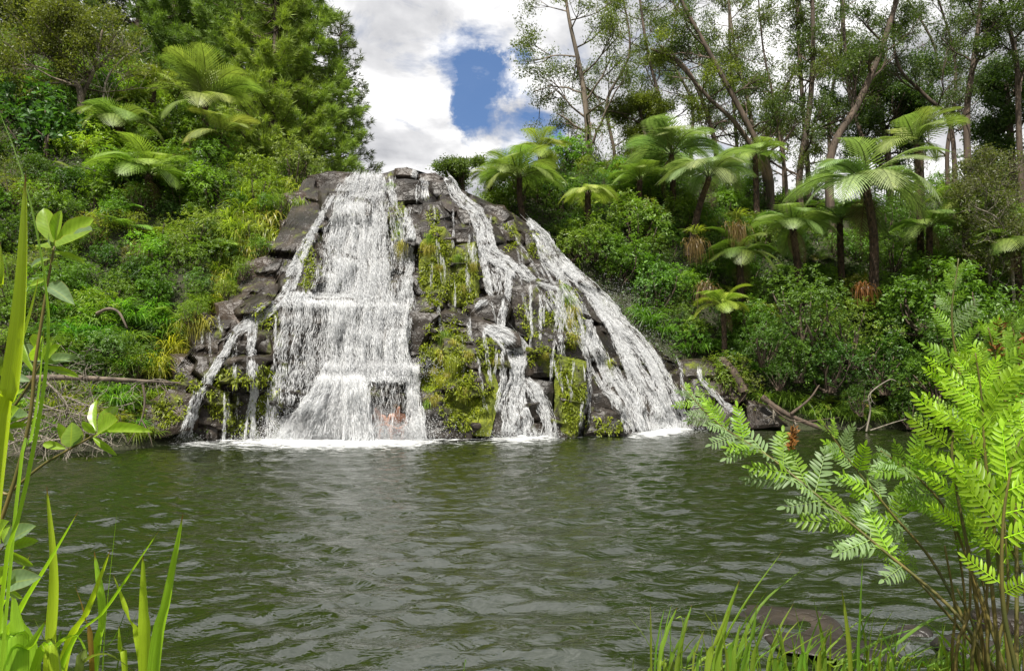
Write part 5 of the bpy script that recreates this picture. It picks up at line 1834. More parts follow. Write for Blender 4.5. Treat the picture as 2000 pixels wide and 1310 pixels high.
for j, (px, py, r_) in enumerate(((530, 372, 40), (512, 405, 40), (495, 440, 42), (470, 480, 40), (440, 520, 40), (412, 560, 40), (380, 600, 38), (545, 350, 36), (350, 640, 36), (548, 390, 30), (532, 432, 32), (508, 478, 30), (478, 520, 28), (445, 560, 26))):
    h = rock_hit(px + 12, py + r_ * .5)
    if h is not None:
        s_ = r_ / F * h[0][1]
        place('shrub', 'bushy shrub overhanging the edge of the brown rocks above the forked stream', 'shrub', SH[('fine', 'long', 'round')[j % 3]][j % 3], h[0] + np.array([-.15, -.2, -.3 * s_]), s_, ((.10, .165, .028), (.125, .175, .035), (.075, .14, .026))[j % 3], 'shrubs overhanging the brown rocks')
# clumps of strap leaves perched on a dead trunk, and their hanging skirts
for px, py, s_ in ((1358, 455, .75), (1438, 425, .85)):
    tuft(px, py, s_, (.13, .17, .04), 'strap leaved plant perched on a stem below the drooping crown fern', 3, 25.0, 'perched strap leaved plants')
    tuft(px, py + 16, s_ * 1.1, (.10, .075, .04), 'hanging skirt of brown dead leaves under a perched plant', 11, 24.9, 'skirts of dead leaves', rz=R.normal(0, .3))
tuft(1378, 560, .8, (.09, .07, .05), 'bundle of brown dead fronds hanging in the dark hollow', 10, 24.2, None, rz=0)
tuft(1685, 560, .7, (.10, .05, .022), 'rust brown dead fronds at the foot of the largest fern trunk', 10, 23.6, None, rz=0)


# ------------------------------------------------------------------ fallen wood
def log_thing(name, label, px_pts, Ys, r0, r1, mat, kids=(), twigs=0, tl=.6):
    P = bez([at(px, py, Y) for (px, py), Y in zip(px_pts, Ys)], 18)
    b = P[0].copy()
    root = thing(name, label, 'log' if r0 > .05 else 'branch', b)
    g = Geo()
    g.tube(P - b, np.linspace(r0, r1, 18) * (1 + R.normal(0, .06, 18)), 8)
    obj('trunk' if r0 > .05 else 'limb', g.mesh('log', mat), root)
    for kp, ky, a, c in kids:
        g = Geo()
        q = bez([at(px, py, ky) for px, py in kp], 12) - b
        g.tube(q, np.linspace(a, c, 12), 5)
        obj('branch', g.mesh('branch', mat), root)
    for k in range(twigs):
        g, tips = Geo(), []
        i = int(R.integers(2, 17))
        d = norm(R.normal(0, 1, 3) * np.array([1, .6, .7]) + np.array([0, -.2, -.15]))
        grow(g, tips, P[i] - b, d, tl * R.uniform(.6, 1.3), max(.012, r1 * .6), 2, .8, -.05, (2, 4), .16, .3, .15, 4)
        obj('twig', g.mesh('twig', M_TWIG), root)
    return root


log_thing('fallen_log', 'grey fallen log lying level over the water edge below the strappy grass', [(20, 742), (110, 737), (210, 740), (285, 744), (352, 748)], [14.6, 14.9, 15.3, 15.6, 15.9], .075, .022, M_BARK_PALE,
          [([(278, 745), (283, 780), (276, 820), (250, 868)], 15.6, .035, .008), ([(276, 818), (292, 850), (298, 872)], 15.6, .018, .005), ([(310, 750), (330, 770), (345, 790)], 15.6, .014, .005)], 8, .8)
for j, (pp, Y_) in enumerate((([(-10, 790), (60, 812), (120, 838), (160, 868)], 14.6), ([(60, 852), (110, 830), (170, 842), (230, 872)], 14.9), ([(0, 850), (60, 862), (140, 858), (200, 880)], 14.4), ([(40, 770), (110, 800), (190, 815)], 14.8), ([(130, 775), (180, 800), (215, 850)], 15.0),
                              ([(20, 830), (90, 800), (150, 790), (240, 800)], 14.9), ([(0, 875), (70, 850), (120, 870)], 14.2), ([(90, 745), (130, 790), (120, 850)], 14.8))):
    log_thing('dead_branch', 'bare grey dead branch in the tangle between the fallen log and the water', pp, [Y_] * len(pp), .026, .008, M_TWIG, (), 9, .75)['group'] = 'dead branches under the fallen log'
log_thing('dead_branch', 'pale bent branch arching out of the leaves above the strappy grass', [(190, 612), (212, 603), (232, 610), (248, 640)], [16.6, 16.3, 16.2, 16.2], .045, .02, M_BARK_PALE)
log_thing('fallen_log', 'dark log slanting down into the pool beside the pale waterline grass', [(1488, 775), (1515, 795), (1545, 812), (1602, 836)], [22.5, 22.3, 22.1, 21.8], .10, .06, M_BARK,
          [([(1545, 808), (1580, 780), (1600, 752)], 22.0, .05, .02), ([(1500, 790), (1550, 822), (1640, 815)], 21.9, .03, .01)], 2, .5)
log_thing('dead_branch', 'thin forked dead branch standing in the far shallows', [(1692, 842), (1700, 800), (1698, 770), (1735, 742), (1750, 744)], [21.6] * 5, .03, .012, M_TWIG, [([(1700, 840), (1745, 825), (1770, 818)], 21.5, .02, .01)], 2, .4)
log_thing('tree_stump', 'brown broken stump leaning on the ledge above the trickle', [(1452, 765), (1435, 730), (1410, 702)], [22.7, 22.8, 23.0], .16, .12, M_BARK)['category'] = 'stump'

# ------------------------------------------------------------------ bathers behind the main fall
def skin_mat(name, c):
    m, t, out = new_mat(name)
    p = t.n('ShaderNodeBsdfPrincipled')
    g = t.n('ShaderNodeNewGeometry')
    f = t.noise(g.outputs['Position'], 9, 3)
    t.l(t.mix(f, tuple(x * .85 for x in c), tuple(min(1, x * 1.12) for x in c)), p.inputs['Base Color'])
    p.inputs['Roughness'].default_value = .4
    p.inputs['Subsurface Weight'].default_value = .05
    t.l(p.outputs[0], out.inputs['Surface'])
    return m


def skinned(name, verts, edges, radii, mat, parent, sub=2, root_i=0):
    me = bpy.data.meshes.new(name)
    me.from_pydata([tuple(v) for v in verts], edges, [])
    me.materials.append(mat)
    o = obj(name, me, parent)
    md = o.modifiers.new('skin', 'SKIN')
    md.use_smooth_shade = True
    for i, r in enumerate(radii):
        sv = me.skin_vertices[0].data[i]
        sv.radius = (r, r) if isinstance(r, (int, float)) else r
        sv.use_root = i == root_i
    s2 = o.modifiers.new('sub', 'SUBSURF')
    s2.levels = s2.render_levels = sub
    return o


def bather(label, loc, rz, pose, skin, hair, shorts_c):
    """seated or crouching figure facing -Y; z = 0 at the seat"""
    root = thing('person', label, 'person', loc, 'bathers behind the main fall', rz)
    V, E, Rr = [], [], []

    def j(p, r, parent=None):
        V.append(p)
        Rr.append(r)
        if parent is not None:
            E.append((parent, len(V) - 1))
        return len(V) - 1
    lean = pose.get('lean', .1)
    pel = j((0, 0, .10), (.15, .11))
    bel = j((0, -.03 - lean * .3, .26), (.135, .10), pel)
    chest = j((0, -.05 - lean * .8, .44), (.16, .11), bel)
    neck = j((0, -.06 - lean * 1.15, .58), .055, chest)
    hd = j((0, -.09 - lean * 1.3, .69), (.082, .095), neck)
    top_ = j((0, -.08 - lean * 1.35, .79), (.07, .08), hd)
    nose = j((0, -.19 - lean * 1.3, .685), .014, hd)
    for s_ in (-1, 1):
        sh_ = j((.18 * s_, -.05 - lean * .9, .50), .058, chest)
        e_ = pose['elbow'][0 if s_ < 0 else 1]
        h_ = pose['hand'][0 if s_ < 0 else 1]
        el = j(e_, .042, sh_)
        wr = j(h_, .028, el)
        dv_ = np.array(h_) - np.array(e_)
        dv_ = dv_ / np.linalg.norm(dv_)
        pl = j(tuple(np.array(h_) + dv_ * .06), (.038, .020), wr)
        for q in range(4):
            off = np.array([(q - 1.5) * .019, 0, 0])
            k1 = j(tuple(np.array(h_) + dv_ * .10 + off), .009, pl)
            j(tuple(np.array(h_) + dv_ * (.15 + .012 * (1.5 - abs(q - 1.5))) + off * 1.1 + np.array([0, .01, -.02])), .008, k1)
        j(tuple(np.array(h_) + dv_ * .07 + np.array([-.05 * s_, -.01, -.01])), .010, wr)
        hip = j((.09 * s_, -.03, .08), .09, pel)
        kn = j(pose['knee'][0 if s_ < 0 else 1], .058, hip)
        an = j(pose['foot'][0 if s_ < 0 else 1], .038, kn)
        f_ = np.array(pose['foot'][0 if s_ < 0 else 1])
        j(tuple(f_ + np.array([0, -.10, -.05])), (.042, .026), an)
        j(tuple(f_ + np.array([0, -.18, -.06])), (.038, .018), len(V) - 1)
    skinned('body', V, E, Rr, skin, root)
    hx = np.array([0, -.08 - lean * 1.33, .745])
    g = Geo()
    for th in range(0, 1):
        pass
    n = 320
    d = rnd_dirs(n, .55)
    d = d[(d[:, 2] > -.25) & ~((d[:, 1] < -.45) & (d[:, 2] < .35))]
    g.leaves(hx + d * np.array([.088, .10, .085]), norm(d * .5 + np.array([0, .5, -.6])), d, .09, .05, .1, .05, R.random(len(d)))
    ho = obj('hair', g.mesh('hair', M_HAIR), root)
    ho.color = (*hair, 1)
    for s_ in (-1, 1):
        g = Geo()
        g.leaves(hx + np.array([[.030 * s_, -.092, -.045]]), np.array([[1.0, 0, 0]]), np.array([[0, -1.0, 0]]), .02, .012, 0, 0, np.array([.1]))
        obj('eye', g.mesh('eye', M_HAIR), root).color = (.02, .015, .01, 1)
    Vs = [(0, 0, .04), (0, -.01, .14), (-.10, -.05, .08), (.10, -.05, .08)]
    k0, k1 = np.array(pose['knee'][0]), np.array(pose['knee'][1])
    Vs += [tuple(np.array(Vs[2]) * .35 + k0 * .65), tuple(np.array(Vs[3]) * .35 + k1 * .65)]
    skinned('shorts', Vs, [(0, 1), (0, 2), (0, 3), (2, 4), (3, 5)], [(.17, .13), (.155, .12), .105, .105, .085, .085], shorts_c, root)
    return root


M_HAIR = leaf_mat('hair', .35, .0)
SK1, SK2 = skin_mat('tanned_skin', (.40, .19, .115)), skin_mat('pale_skin', (.55, .33, .25))
RED, BLUE, DARKC = skin_mat('red_cloth', (.55, .03, .03)), skin_mat('blue_cloth', (.10, .38, .55)), skin_mat('dark_cloth', (.04, .05, .07))
pa = {'lean': .15, 'elbow': [(-.27, -.22, .32), (.27, -.22, .32)], 'hand': [(-.17, -.42, .30), (.17, -.42, .30)], 'knee': [(-.17, -.42, .20), (.17, -.42, .20)], 'foot': [(-.14, -.46, -.20), (.14, -.46, -.20)]}
pb = {'lean': .34, 'elbow': [(-.26, -.30, .26), (.26, -.30, .26)], 'hand': [(-.12, -.46, .22), (.12, -.46, .22)], 'knee': [(-.16, -.40, .22), (.16, -.40, .22)], 'foot': [(-.13, -.36, -.18), (.13, -.36, -.18)]}
pc = {'lean': .05, 'elbow': [(-.30, .02, .30), (.30, -.05, .30)], 'hand': [(-.36, -.12, .14), (.34, -.2, .2)], 'knee': [(-.20, -.40, .12), (.20, -.40, .14)], 'foot': [(-.2, -.46, -.24), (.2, -.46, -.22)]}
bather('bather with bare pale back turned, blurred behind thick white water', at(705, 848, 18.5), math.pi + .2, pc, SK2, (.05, .03, .02), DARKC)
bather('bather in pale blue shorts sitting behind thin strands of water', at(744, 850, 18.6), -.25, pa, SK1, (.02, .015, .01), BLUE)
bather('bather in red shorts crouching beside the one in blue shorts', at(770, 847, 18.55), .35, pb, SK1, (.03, .02, .012), RED)

# ------------------------------------------------------------------ near bank: rocks, blades, glossy sprigs, royal fern
for px, py, sx, sy, sz, br, lab in ((1880, 1262, .30, .26, .08, .05, 'flat grey rock in the near shallows under the royal fern'), (1790, 1235, .20, .18, .08, .1, 'small dark wet rock next to the flat grey one'), (1560, 1222, .50, .30, .035, .25, 'brown wet shoal of stone just above the near water'),
                                    (1470, 1195, .25, .2, .04, .25, 'low brown stone awash near the tall grass'), (1960, 1215, .25, .25, .12, .3, 'dark rock at the stems of the royal fern'), (1690, 1262, .26, .2, .05, .2, 'half sunk stone among the near grass')):
    t_ = -CAM_H / ray_dir(px, py)[2]
    P = ray_dir(px, py) * t_ + np.array([0, 0, CAM_H])
    V0 = [np.array(v) for v in ((-1, -1, -.8), (1, -1, -.8), (1, 1, -.8), (-1, 1, -.8), (-.8, -.7, .8), (.75, -.8, .7), (.8, .7, .9), (-.7, .8, .75))]
    V0 = [v * np.array([sx, sy, sz]) * R.uniform(.6, 1.15, 3) for v in V0]
    bm = rock_bm([Vector(v) for v in V0], [(0, 1, 2, 3), (4, 5, 6, 7), (0, 1, 5, 4), (1, 2, 6, 5), (2, 3, 7, 6), (3, 0, 4, 7)], 4, .05, R.uniform(0, 30), 3.5)
    bmesh.ops.subdivide_edges(bm, edges=bm.edges, cuts=1, use_grid_fill=True)
    for _ in range(9):
        bmesh.ops.smooth_vert(bm, verts=bm.verts, factor=.6, use_axis_x=True, use_axis_y=True, use_axis_z=True)
    me = bpy.data.meshes.new('shore_rock')
    bm.to_mesh(me)
    bm.free()
    me.materials.append(M_ROCK)
    me.polygons.foreach_set('use_smooth', np.ones(len(me.polygons), bool))
    o = obj('shore_rock', me, None, P, label=lab, category='rock', moss=.1, brown=br)
    o.rotation_euler = (0, 0, R.uniform(0, 3))


def blade_mesh(P, w, fold=.22, seg=16, tip=.5, roll=0.0, name='blade'):
    P = bez(P, seg + 1)
    T_ = norm(np.gradient(P, axis=0))
    view = norm(np.array([0, 0, CAM_H]) - P) * np.cos(roll) + np.array([1.0, 0, 0]) * np.sin(roll)
    S_ = norm(np.cross(T_, view))
    N_ = np.cross(S_, T_)
    t = np.linspace(0, 1, seg + 1)
    ww = w * np.minimum(1, ((1 - t) / tip) ** .65) * (.75 + .25 * np.minimum(1, t * 3))
    V = np.stack([P + S_ * ww[:, None] * .5, P + S_ * ww[:, None] * .24 - N_ * ww[:, None] * fold * .6, P - N_ * ww[:, None] * fold, P - S_ * ww[:, None] * .24 - N_ * ww[:, None] * fold * .6, P - S_ * ww[:, None] * .5], 1).reshape(-1, 3)
    i = np.arange(seg)[:, None] * 5 + np.arange(4)[None]
    F4 = np.stack([i, i + 1, i + 6, i + 5], -1).reshape(-1, 4)
    tint = np.clip(.5 + .1 * np.sin(np.arange(len(V)) * 2.4) + .28 * np.repeat(t, 5) ** 6, 0, 1)
    return mk_mesh(name, V, F4, M_BLADE, True, {'tint': tint, 'along': np.repeat(t, 5), 'across': np.tile([0, .25, .5, .75, 1], seg + 1)})


def blade_mat():
    m, t, out = new_mat('broad_blade')
    oi = t.n('ShaderNodeObjectInfo')
    al = t.n('ShaderNodeAttribute', attribute_name='along')
    ac = t.n('ShaderNodeAttribute', attribute_name='across')
    c = t.n('ShaderNodeCombineXYZ')
    t.l(t.math('MULTIPLY', ac.outputs['Fac'], 14.0), c.inputs[0])
    t.l(t.math('MULTIPLY', al.outputs['Fac'], 1.2), c.inputs[1])
    t.l(t.math('MULTIPLY', oi.outputs['Random'], 40.0), c.inputs[2])
    f = t.noise(c.outputs[0], 1.5, 4, .6)
    k = t.math('ADD', t.math('MULTIPLY', f, .9), .6)
    v = t.n('ShaderNodeVectorMath', operation='SCALE')
    t.l(oi.outputs['Color'], v.inputs[0])
    t.l(k, v.inputs['Scale'])
    tipb = t.ramp(t.math('ADD', al.outputs['Fac'], t.math('MULTIPLY', f, .04)), [(.965, 0.0), (1.0, 1.0)])
    base = t.mix(tipb, v.outputs[0], (.16, .06, .015))
    c3 = t.n('ShaderNodeCombineXYZ')
    t.l(t.math('MULTIPLY', ac.outputs['Fac'], 2.0), c3.inputs[0])
    t.l(t.math('MULTIPLY', al.outputs['Fac'], 11.0), c3.inputs[1])
    t.l(t.math('MULTIPLY', oi.outputs['Random'], 70.0), c3.inputs[2])
    spots = t.ramp(t.noise(c3.outputs[0], 1.6, 5, .7), [(.66, 0.0), (.74, .7)])
    base = t.mix(spots, base, (.15, .10, .02))
    p = t.n('ShaderNodeBsdfPrincipled')
    p.inputs['Roughness'].default_value = .35
    t.l(base, p.inputs['Base Color'])
    tr = t.n('ShaderNodeBsdfTranslucent')
    t.l(t.mix(1.0, base, (1.6, 1.6, .5), 'MULTIPLY'), tr.inputs['Color'])
    mx = t.n('ShaderNodeMixShader')
    mx.inputs[0].default_value = .45
    t.l(p.outputs[0], mx.inputs[1])
    t.l(tr.outputs[0], mx.inputs[2])
    bu = t.n('ShaderNodeBump')
    bu.inputs['Distance'].default_value = .002
    t.l(f, bu.inputs['Height'])
    t.l(bu.outputs[0], p.inputs['Normal'])
    t.l(mx.outputs[0], out.inputs['Surface'])
    return m


M_BLADE = blade_mat()


def blade(root, pts, Y, wpx, col, dy=0.0, ground_to=True, roll=0.0, tip=.5):
    P = [at(px, py, Y + dy * i) for i, (px, py) in enumerate(pts)]
    if ground_to and P[0][2] > .3:
        d = (P[0] - P[1]) / np.linalg.norm(P[0] - P[1])
        q = P[0] + np.array([d[0] * .35, 0, 0]) * (P[0][2] - .15)
        q[2] = .12
        P = [q] + P
    o = obj('blade', blade_mesh(np.array(P) - np.array(root.location), wpx / F * Y, roll=roll, tip=tip), root)
    o.color = (*col, 1)
    return o


LG, YL = (.25, .44, .030), (.34, .47, .028)
FL = thing('flax_clump', 'tall broad yellow green sword leaves rising at the near bank', 'plant', (-1.0, 1.15, .15))
for pts, Y, w, c, dy, tip in (([(-20, 960), (18, 760), (40, 560), (50, 336)], 1.15, 76, YL, .01, .6), ([(-5, 1220), (42, 985), (84, 760), (92, 600), (66, 430), (30, 300), (-14, 190)], 1.2, 24, LG, .01, .7), ([(-40, 850), (10, 740), (48, 640), (76, 540)], 1.2, 30, (.17, .25, .03), .01, .5),
                              ([(-50, 700), (-5, 560), (0, 470)], 1.1, 30, YL, .0, .5), ([(30, 1000), (60, 860), (76, 760), (86, 640)], 1.35, 10, LG, .01, .6), ([(-40, 620), (0, 500), (20, 560)], 1.2, 16, LG, 0, .6)):
    blade(FL, pts, Y, w, c, dy, tip=tip)
IR = thing('iris_clump', 'clump of broad light green blades with browned tips at the near water edge', 'plant', (-1.25, 1.9, .15))
for pts, Y, w, c in (([(95, 1310), (105, 1119), (91, 947)], 2.0, 19, YL), ([(-5, 1310), (37, 1193), (93, 1100), (154, 996)], 1.9, 22, LG), ([(118, 1320), (172, 1189), (216, 1072)], 1.8, 23, YL), ([(182, 1320), (200, 1203), (184, 1075)], 1.85, 23, LG),
                     ([(112, 1325), (210, 1184), (317, 1026)], 1.75, 14, LG), ([(282, 1320), (280, 1189), (279, 1082)], 1.75, 25, YL), ([(298, 1325), (326, 1165), (358, 1000)], 1.7, 29, LG), ([(280, 1320), (247, 1193), (221, 1121)], 1.8, 15, YL),
                     ([(35, 1320), (33, 1235), (26, 1158)], 1.6, 36, LG), ([(20, 1330), (0, 1230), (-5, 1150)], 1.6, 34, LG), ([(70, 1330), (40, 1200), (10, 1130), (-20, 1120)], 1.7, 26, LG), ([(106, 1325), (95, 1284), (81, 1256)], 1.6, 18, YL), ([(200, 1315), (210, 1170), (230, 986)], 1.9, 4, LG),
                     ([(115, 1320), (88, 1250), (66, 1205)], 1.7, 13, (.14, .2, .04)), ([(110, 1310), (123, 1226)], 1.75, 6, (.08, .16, .02)), ([(180, 1310), (165, 1200), (145, 1138)], 1.8, 9, (.22, .14, .03)), ([(150, 1330), (220, 1250), (255, 1165)], 1.85, 6, (.07, .14, .02)),
                     ([(225, 1330), (250, 1240), (270, 1190)], 1.9, 6, (.10, .17, .02)), ([(60, 1330), (110, 1260), (150, 1240), (175, 1290)], 1.65, 18, LG), ([(10, 1340), (60, 1260), (90, 1210)], 1.6, 24, LG), ([(150, 1340), (165, 1290), (210, 1275), (262, 1310)], 1.6, 16, (.18, .24, .06)),
                     ([(-10, 1250), (20, 1160), (60, 1080)], 1.9, 12, LG), ([(245, 1330), (235, 1270), (232, 1220)], 1.8, 12, YL)):
    blade(IR, pts, Y, w, c)

LEAFB = []


def broad_leaf(seed):
    rg_ = np.random.default_rng(seed)
    n = 12
    t = np.linspace(0, 1, n + 1)
    w = .5 * np.sin(math.pi * t ** 1.12) ** .72
    u = np.array([-1, -.5, 0, .5, 1])
    bend = rg_.uniform(-.10, .22)
    V = np.stack([np.repeat(t[:, None], 5, 1), w[:, None] * u[None], np.abs(u)[None] * w[:, None] * rg_.uniform(.15, .4) - bend * (t ** 2)[:, None] * np.ones((1, 5)) + .012 * np.sin(t * 17)[:, None] * u[None]], -1)
    V[..., 1] *= .46
    i = np.arange(n)[:, None] * 5 + np.arange(4)[None]
    return mk_mesh('leaf', V.reshape(-1, 3), np.stack([i, i + 1, i + 6, i + 5], -1).reshape(-1, 4), M_GLOSS, True, {'tint': np.tile([.42, .5, .62, .5, .42], n + 1), 'across': np.tile(u, n + 1), 'along': np.repeat(t, 5)})


def gloss_mat():
    m, t, out = new_mat('thick_leaf')
    oi = t.n('ShaderNodeObjectInfo')
    ac, al = t.n('ShaderNodeAttribute', attribute_name='across'), t.n('ShaderNodeAttribute', attribute_name='along')
    rib = t.ramp(t.math('ABSOLUTE', ac.outputs['Fac']), [(0.0, 1.0), (.10, 0.0)])
    wv = t.math('SINE', t.math('ADD', t.math('MULTIPLY', al.outputs['Fac'], 52), t.math('MULTIPLY', t.math('ABSOLUTE', ac.outputs['Fac']), -13)))
    g = t.n('ShaderNodeNewGeometry')
    f = t.noise(g.outputs['Position'], 60, 4)
    k = t.math('ADD', t.math('MULTIPLY', wv, .07), t.math('ADD', t.math('MULTIPLY', f, .5), .75))
    v = t.n('ShaderNodeVectorMath', operation='SCALE')
    t.l(oi.outputs['Color'], v.inputs[0])
    t.l(k, v.inputs['Scale'])
    base = t.mix(t.math('MULTIPLY', rib, .6), v.outputs[0], (.30, .36, .08))
    edge = t.ramp(t.math('ABSOLUTE', ac.outputs['Fac']), [(.93, 0.0), (1.0, .6)])
    base = t.mix(edge, base, (.32, .22, .05))
    p = t.n('ShaderNodeBsdfPrincipled')
    p.inputs['Roughness'].default_value = .33
    t.l(base, p.inputs['Base Color'])
    tr = t.n('ShaderNodeBsdfTranslucent')
    t.l(t.mix(1.0, base, (1.5, 1.6, .45), 'MULTIPLY'), tr.inputs['Color'])
    mx = t.n('ShaderNodeMixShader')
    mx.inputs[0].default_value = .4
    t.l(p.outputs[0], mx.inputs[1])
    t.l(tr.outputs[0], mx.inputs[2])
    t.l(mx.outputs[0], out.inputs['Surface'])
    return m


M_GLOSS = gloss_mat()
LEAFB = [broad_leaf(k) for k in range(5)]


def orient(o, base, tip, width, normal):
    x = np.array(tip) - np.array(base)
    L = np.linalg.norm(x)
    x = x / L
    y = np.cross(normal, x)
    y /= np.linalg.norm(y)
    z = np.cross(x, y)
    M = Matrix(((x[0] * L, y[0] * width, z[0] * L, base[0]), (x[1] * L, y[1] * width, z[1] * L, base[1]), (x[2] * L, y[2] * width, z[2] * L, base[2]), (0, 0, 0, 1)))
    o.matrix_basis = M


def sprig(label, stem, Y, leaves, r=.0034):
    P = np.array([at(px, py, Y + d) for px, py, d in stem])
    b = P[0].copy()
    g_z = .1
    low = np.array([b[0] - .25, b[1], g_z])
    root = thing('glossy_sprig', label, 'shrub', low)
    g = Geo()
    path = bez(np.vstack([low[None], b[None] * .6 + low[None] * .4 + np.array([[-.05, 0, 0]]), P]), 30)
    g.tube(path - low, np.linspace(r * 1.6, r * .6, 30), 6)
    obj('stem', g.mesh('stem', M_STALK), root)
    for k, (bx, by, tx, ty, w, silver) in enumerate(leaves):
        B = at(bx, by, Y + stem[-1][2]) - low
        T_ = at(tx, ty, Y + stem[-1][2] + R.uniform(-.09, .06)) - low
        o = obj('leaf', LEAFB[k % 5], root)
        L = np.linalg.norm(T_ - B)
        orient(o, B, T_, L * w * 1.7, norm(np.array([R.normal(0, .25), -1.0 if not silver else -.55, R.uniform(.25, .7)])))
        o.color = (.17, .25, .13, 1) if silver else (.23, .36, .035, 1)


sprig('topmost glossy sprig, a rosette of thick leaves with pale undersides by the sword leaves', [(40, 900, 0), (70, 700, 0), (92, 560, 0), (106, 482, 0)], 1.5,
      [(104, 474, 82, 404, .62, 0), (108, 470, 118, 410, .45, 0), (110, 474, 186, 428, .55, 0), (110, 482, 186, 460, .42, 1), (100, 484, 78, 462, .5, 1), (102, 492, 168, 512, .3, 0), (98, 505, 60, 520, .4, 1), (100, 512, 116, 526, .4, 0), (94, 545, 60, 560, .4, 0), (93, 560, 130, 575, .35, 1)])
sprig('middle glossy sprig with grey backed leaves above the fallen log', [(-20, 860, 0), (30, 790, 0), (60, 745, 0), (82, 706, 0)], 1.6,
      [(80, 706, 42, 672, .5, 1), (80, 702, 76, 656, .55, 0), (84, 702, 104, 668, .5, 0), (86, 704, 124, 674, .4, 0), (86, 710, 142, 694, .42, 1), (84, 716, 156, 734, .3, 0), (70, 730, 36, 646, .2, 0), (60, 745, 20, 735, .5, 1), (50, 760, 10, 780, .5, 0)])
sprig('lowest glossy sprig reaching out over the pool on a yellow stem', [(-20, 1010, 0), (20, 962, 0), (80, 910, 0), (130, 880, 0), (192, 845, 0)], 1.55,
      [(188, 842, 183, 778, .42, 0), (192, 840, 230, 792, .62, 0), (190, 846, 232, 822, .5, 0), (186, 846, 160, 822, .6, 0), (196, 846, 280, 832, .26, 0), (180, 852, 226, 888, .26, 0), (136, 872, 114, 826, .45, 0), (138, 872, 140, 822, .5, 1), (142, 872, 166, 852, .45, 1), (130, 876, 78, 864, .4, 0), (134, 874, 120, 858, .5, 1)])
sprig('small glossy sprig half hidden behind the sword leaf', [(-60, 900, 0), (-30, 860, 0), (8, 832, 0)], 1.6,
      [(8, 832, 26, 796, .55, 0), (10, 832, 50, 808, .5, 1), (10, 836, 56, 832, .35, 0), (6, 838, 30, 862, .4, 0), (4, 826, 0, 790, .5, 0), (2, 838, -20, 850, .5, 1)])
sprig('glossy sprig low at the bank edge above the iris blades', [(-60, 1180, 0), (-30, 1110, 0), (8, 1066, 0)], 1.5,
      [(8, 1064, 58, 1026, .45, 1), (8, 1060, 20, 1022, .5, 0), (10, 1068, 78, 1056, .35, 0), (6, 1072, 64, 1102, .3, 0), (2, 1060, -10, 1020, .5, 0)])
sprig('lowest pair of glossy leaves tucked among the iris blades', [(-60, 1220, 0), (-30, 1180, 0), (6, 1142, 0)], 1.5,
      [(6, 1142, 66, 1126, .42, 1), (6, 1138, 12, 1106, .5, 0), (6, 1146, 44, 1168, .35, 0), (0, 1148, -20, 1175, .5, 0)])

# near grass on the other side
GC = thing('grass_clump', 'tall bright green grass blades at the near shore beside the royal fern', 'grass', (1.0, 2.5, .1))
NG = [([(1394, 1320), (1440, 1200), (1533, 1069)], 15), ([(1436, 1320), (1480, 1190), (1576, 1104)], 12), ([(1400, 1320), (1415, 1220), (1445, 1130)], 13), ([(1331, 1320), (1335, 1240), (1332, 1205), (1318, 1208)], 9), ([(1612, 1320), (1605, 1240), (1587, 1161)], 10),
      ([(1662, 1320), (1655, 1230), (1644, 1150)], 10), ([(1676, 1320), (1680, 1200), (1685, 1085)], 7), ([(1515, 1320), (1530, 1250), (1562, 1209)], 10), ([(1420, 1320), (1440, 1240), (1500, 1150)], 12), ([(1450, 1320), (1470, 1240), (1478, 1180)], 9),
      ([(1380, 1320), (1400, 1250), (1424, 1190)], 12), ([(1560, 1320), (1580, 1270), (1650, 1215)], 10), ([(1640, 1325), (1700, 1260), (1790, 1225)], 12), ([(1700, 1325), (1760, 1250), (1850, 1200), (1960, 1230)], 14), ([(1750, 1325), (1800, 1270), (1880, 1260)], 10), ([(1236, 1320), (1238, 1290), (1229, 1265)], 6), ([(905, 1320), (912, 1295)], 5), ([(1262, 1325), (1300, 1290), (1320, 1285)], 6)]
for k in range(210):
    bx = R.uniform(1270, 2010)
    h_ = R.uniform(30, 150) * (.8 if bx > 1700 else 1)
    lx = R.normal(15, 40)
    NG.append(([(bx, 1325), (bx + lx * .4, 1325 - h_ * .6), (bx + lx, 1325 - h_)], R.uniform(4, 10)))
for pts, w in NG:
    v = R.uniform(.7, 1.2)
    blade(GC, pts, R.uniform(2.15, 2.7), w, (.165 * v * R.uniform(.8, 1.35), .285 * v, .03 * v))


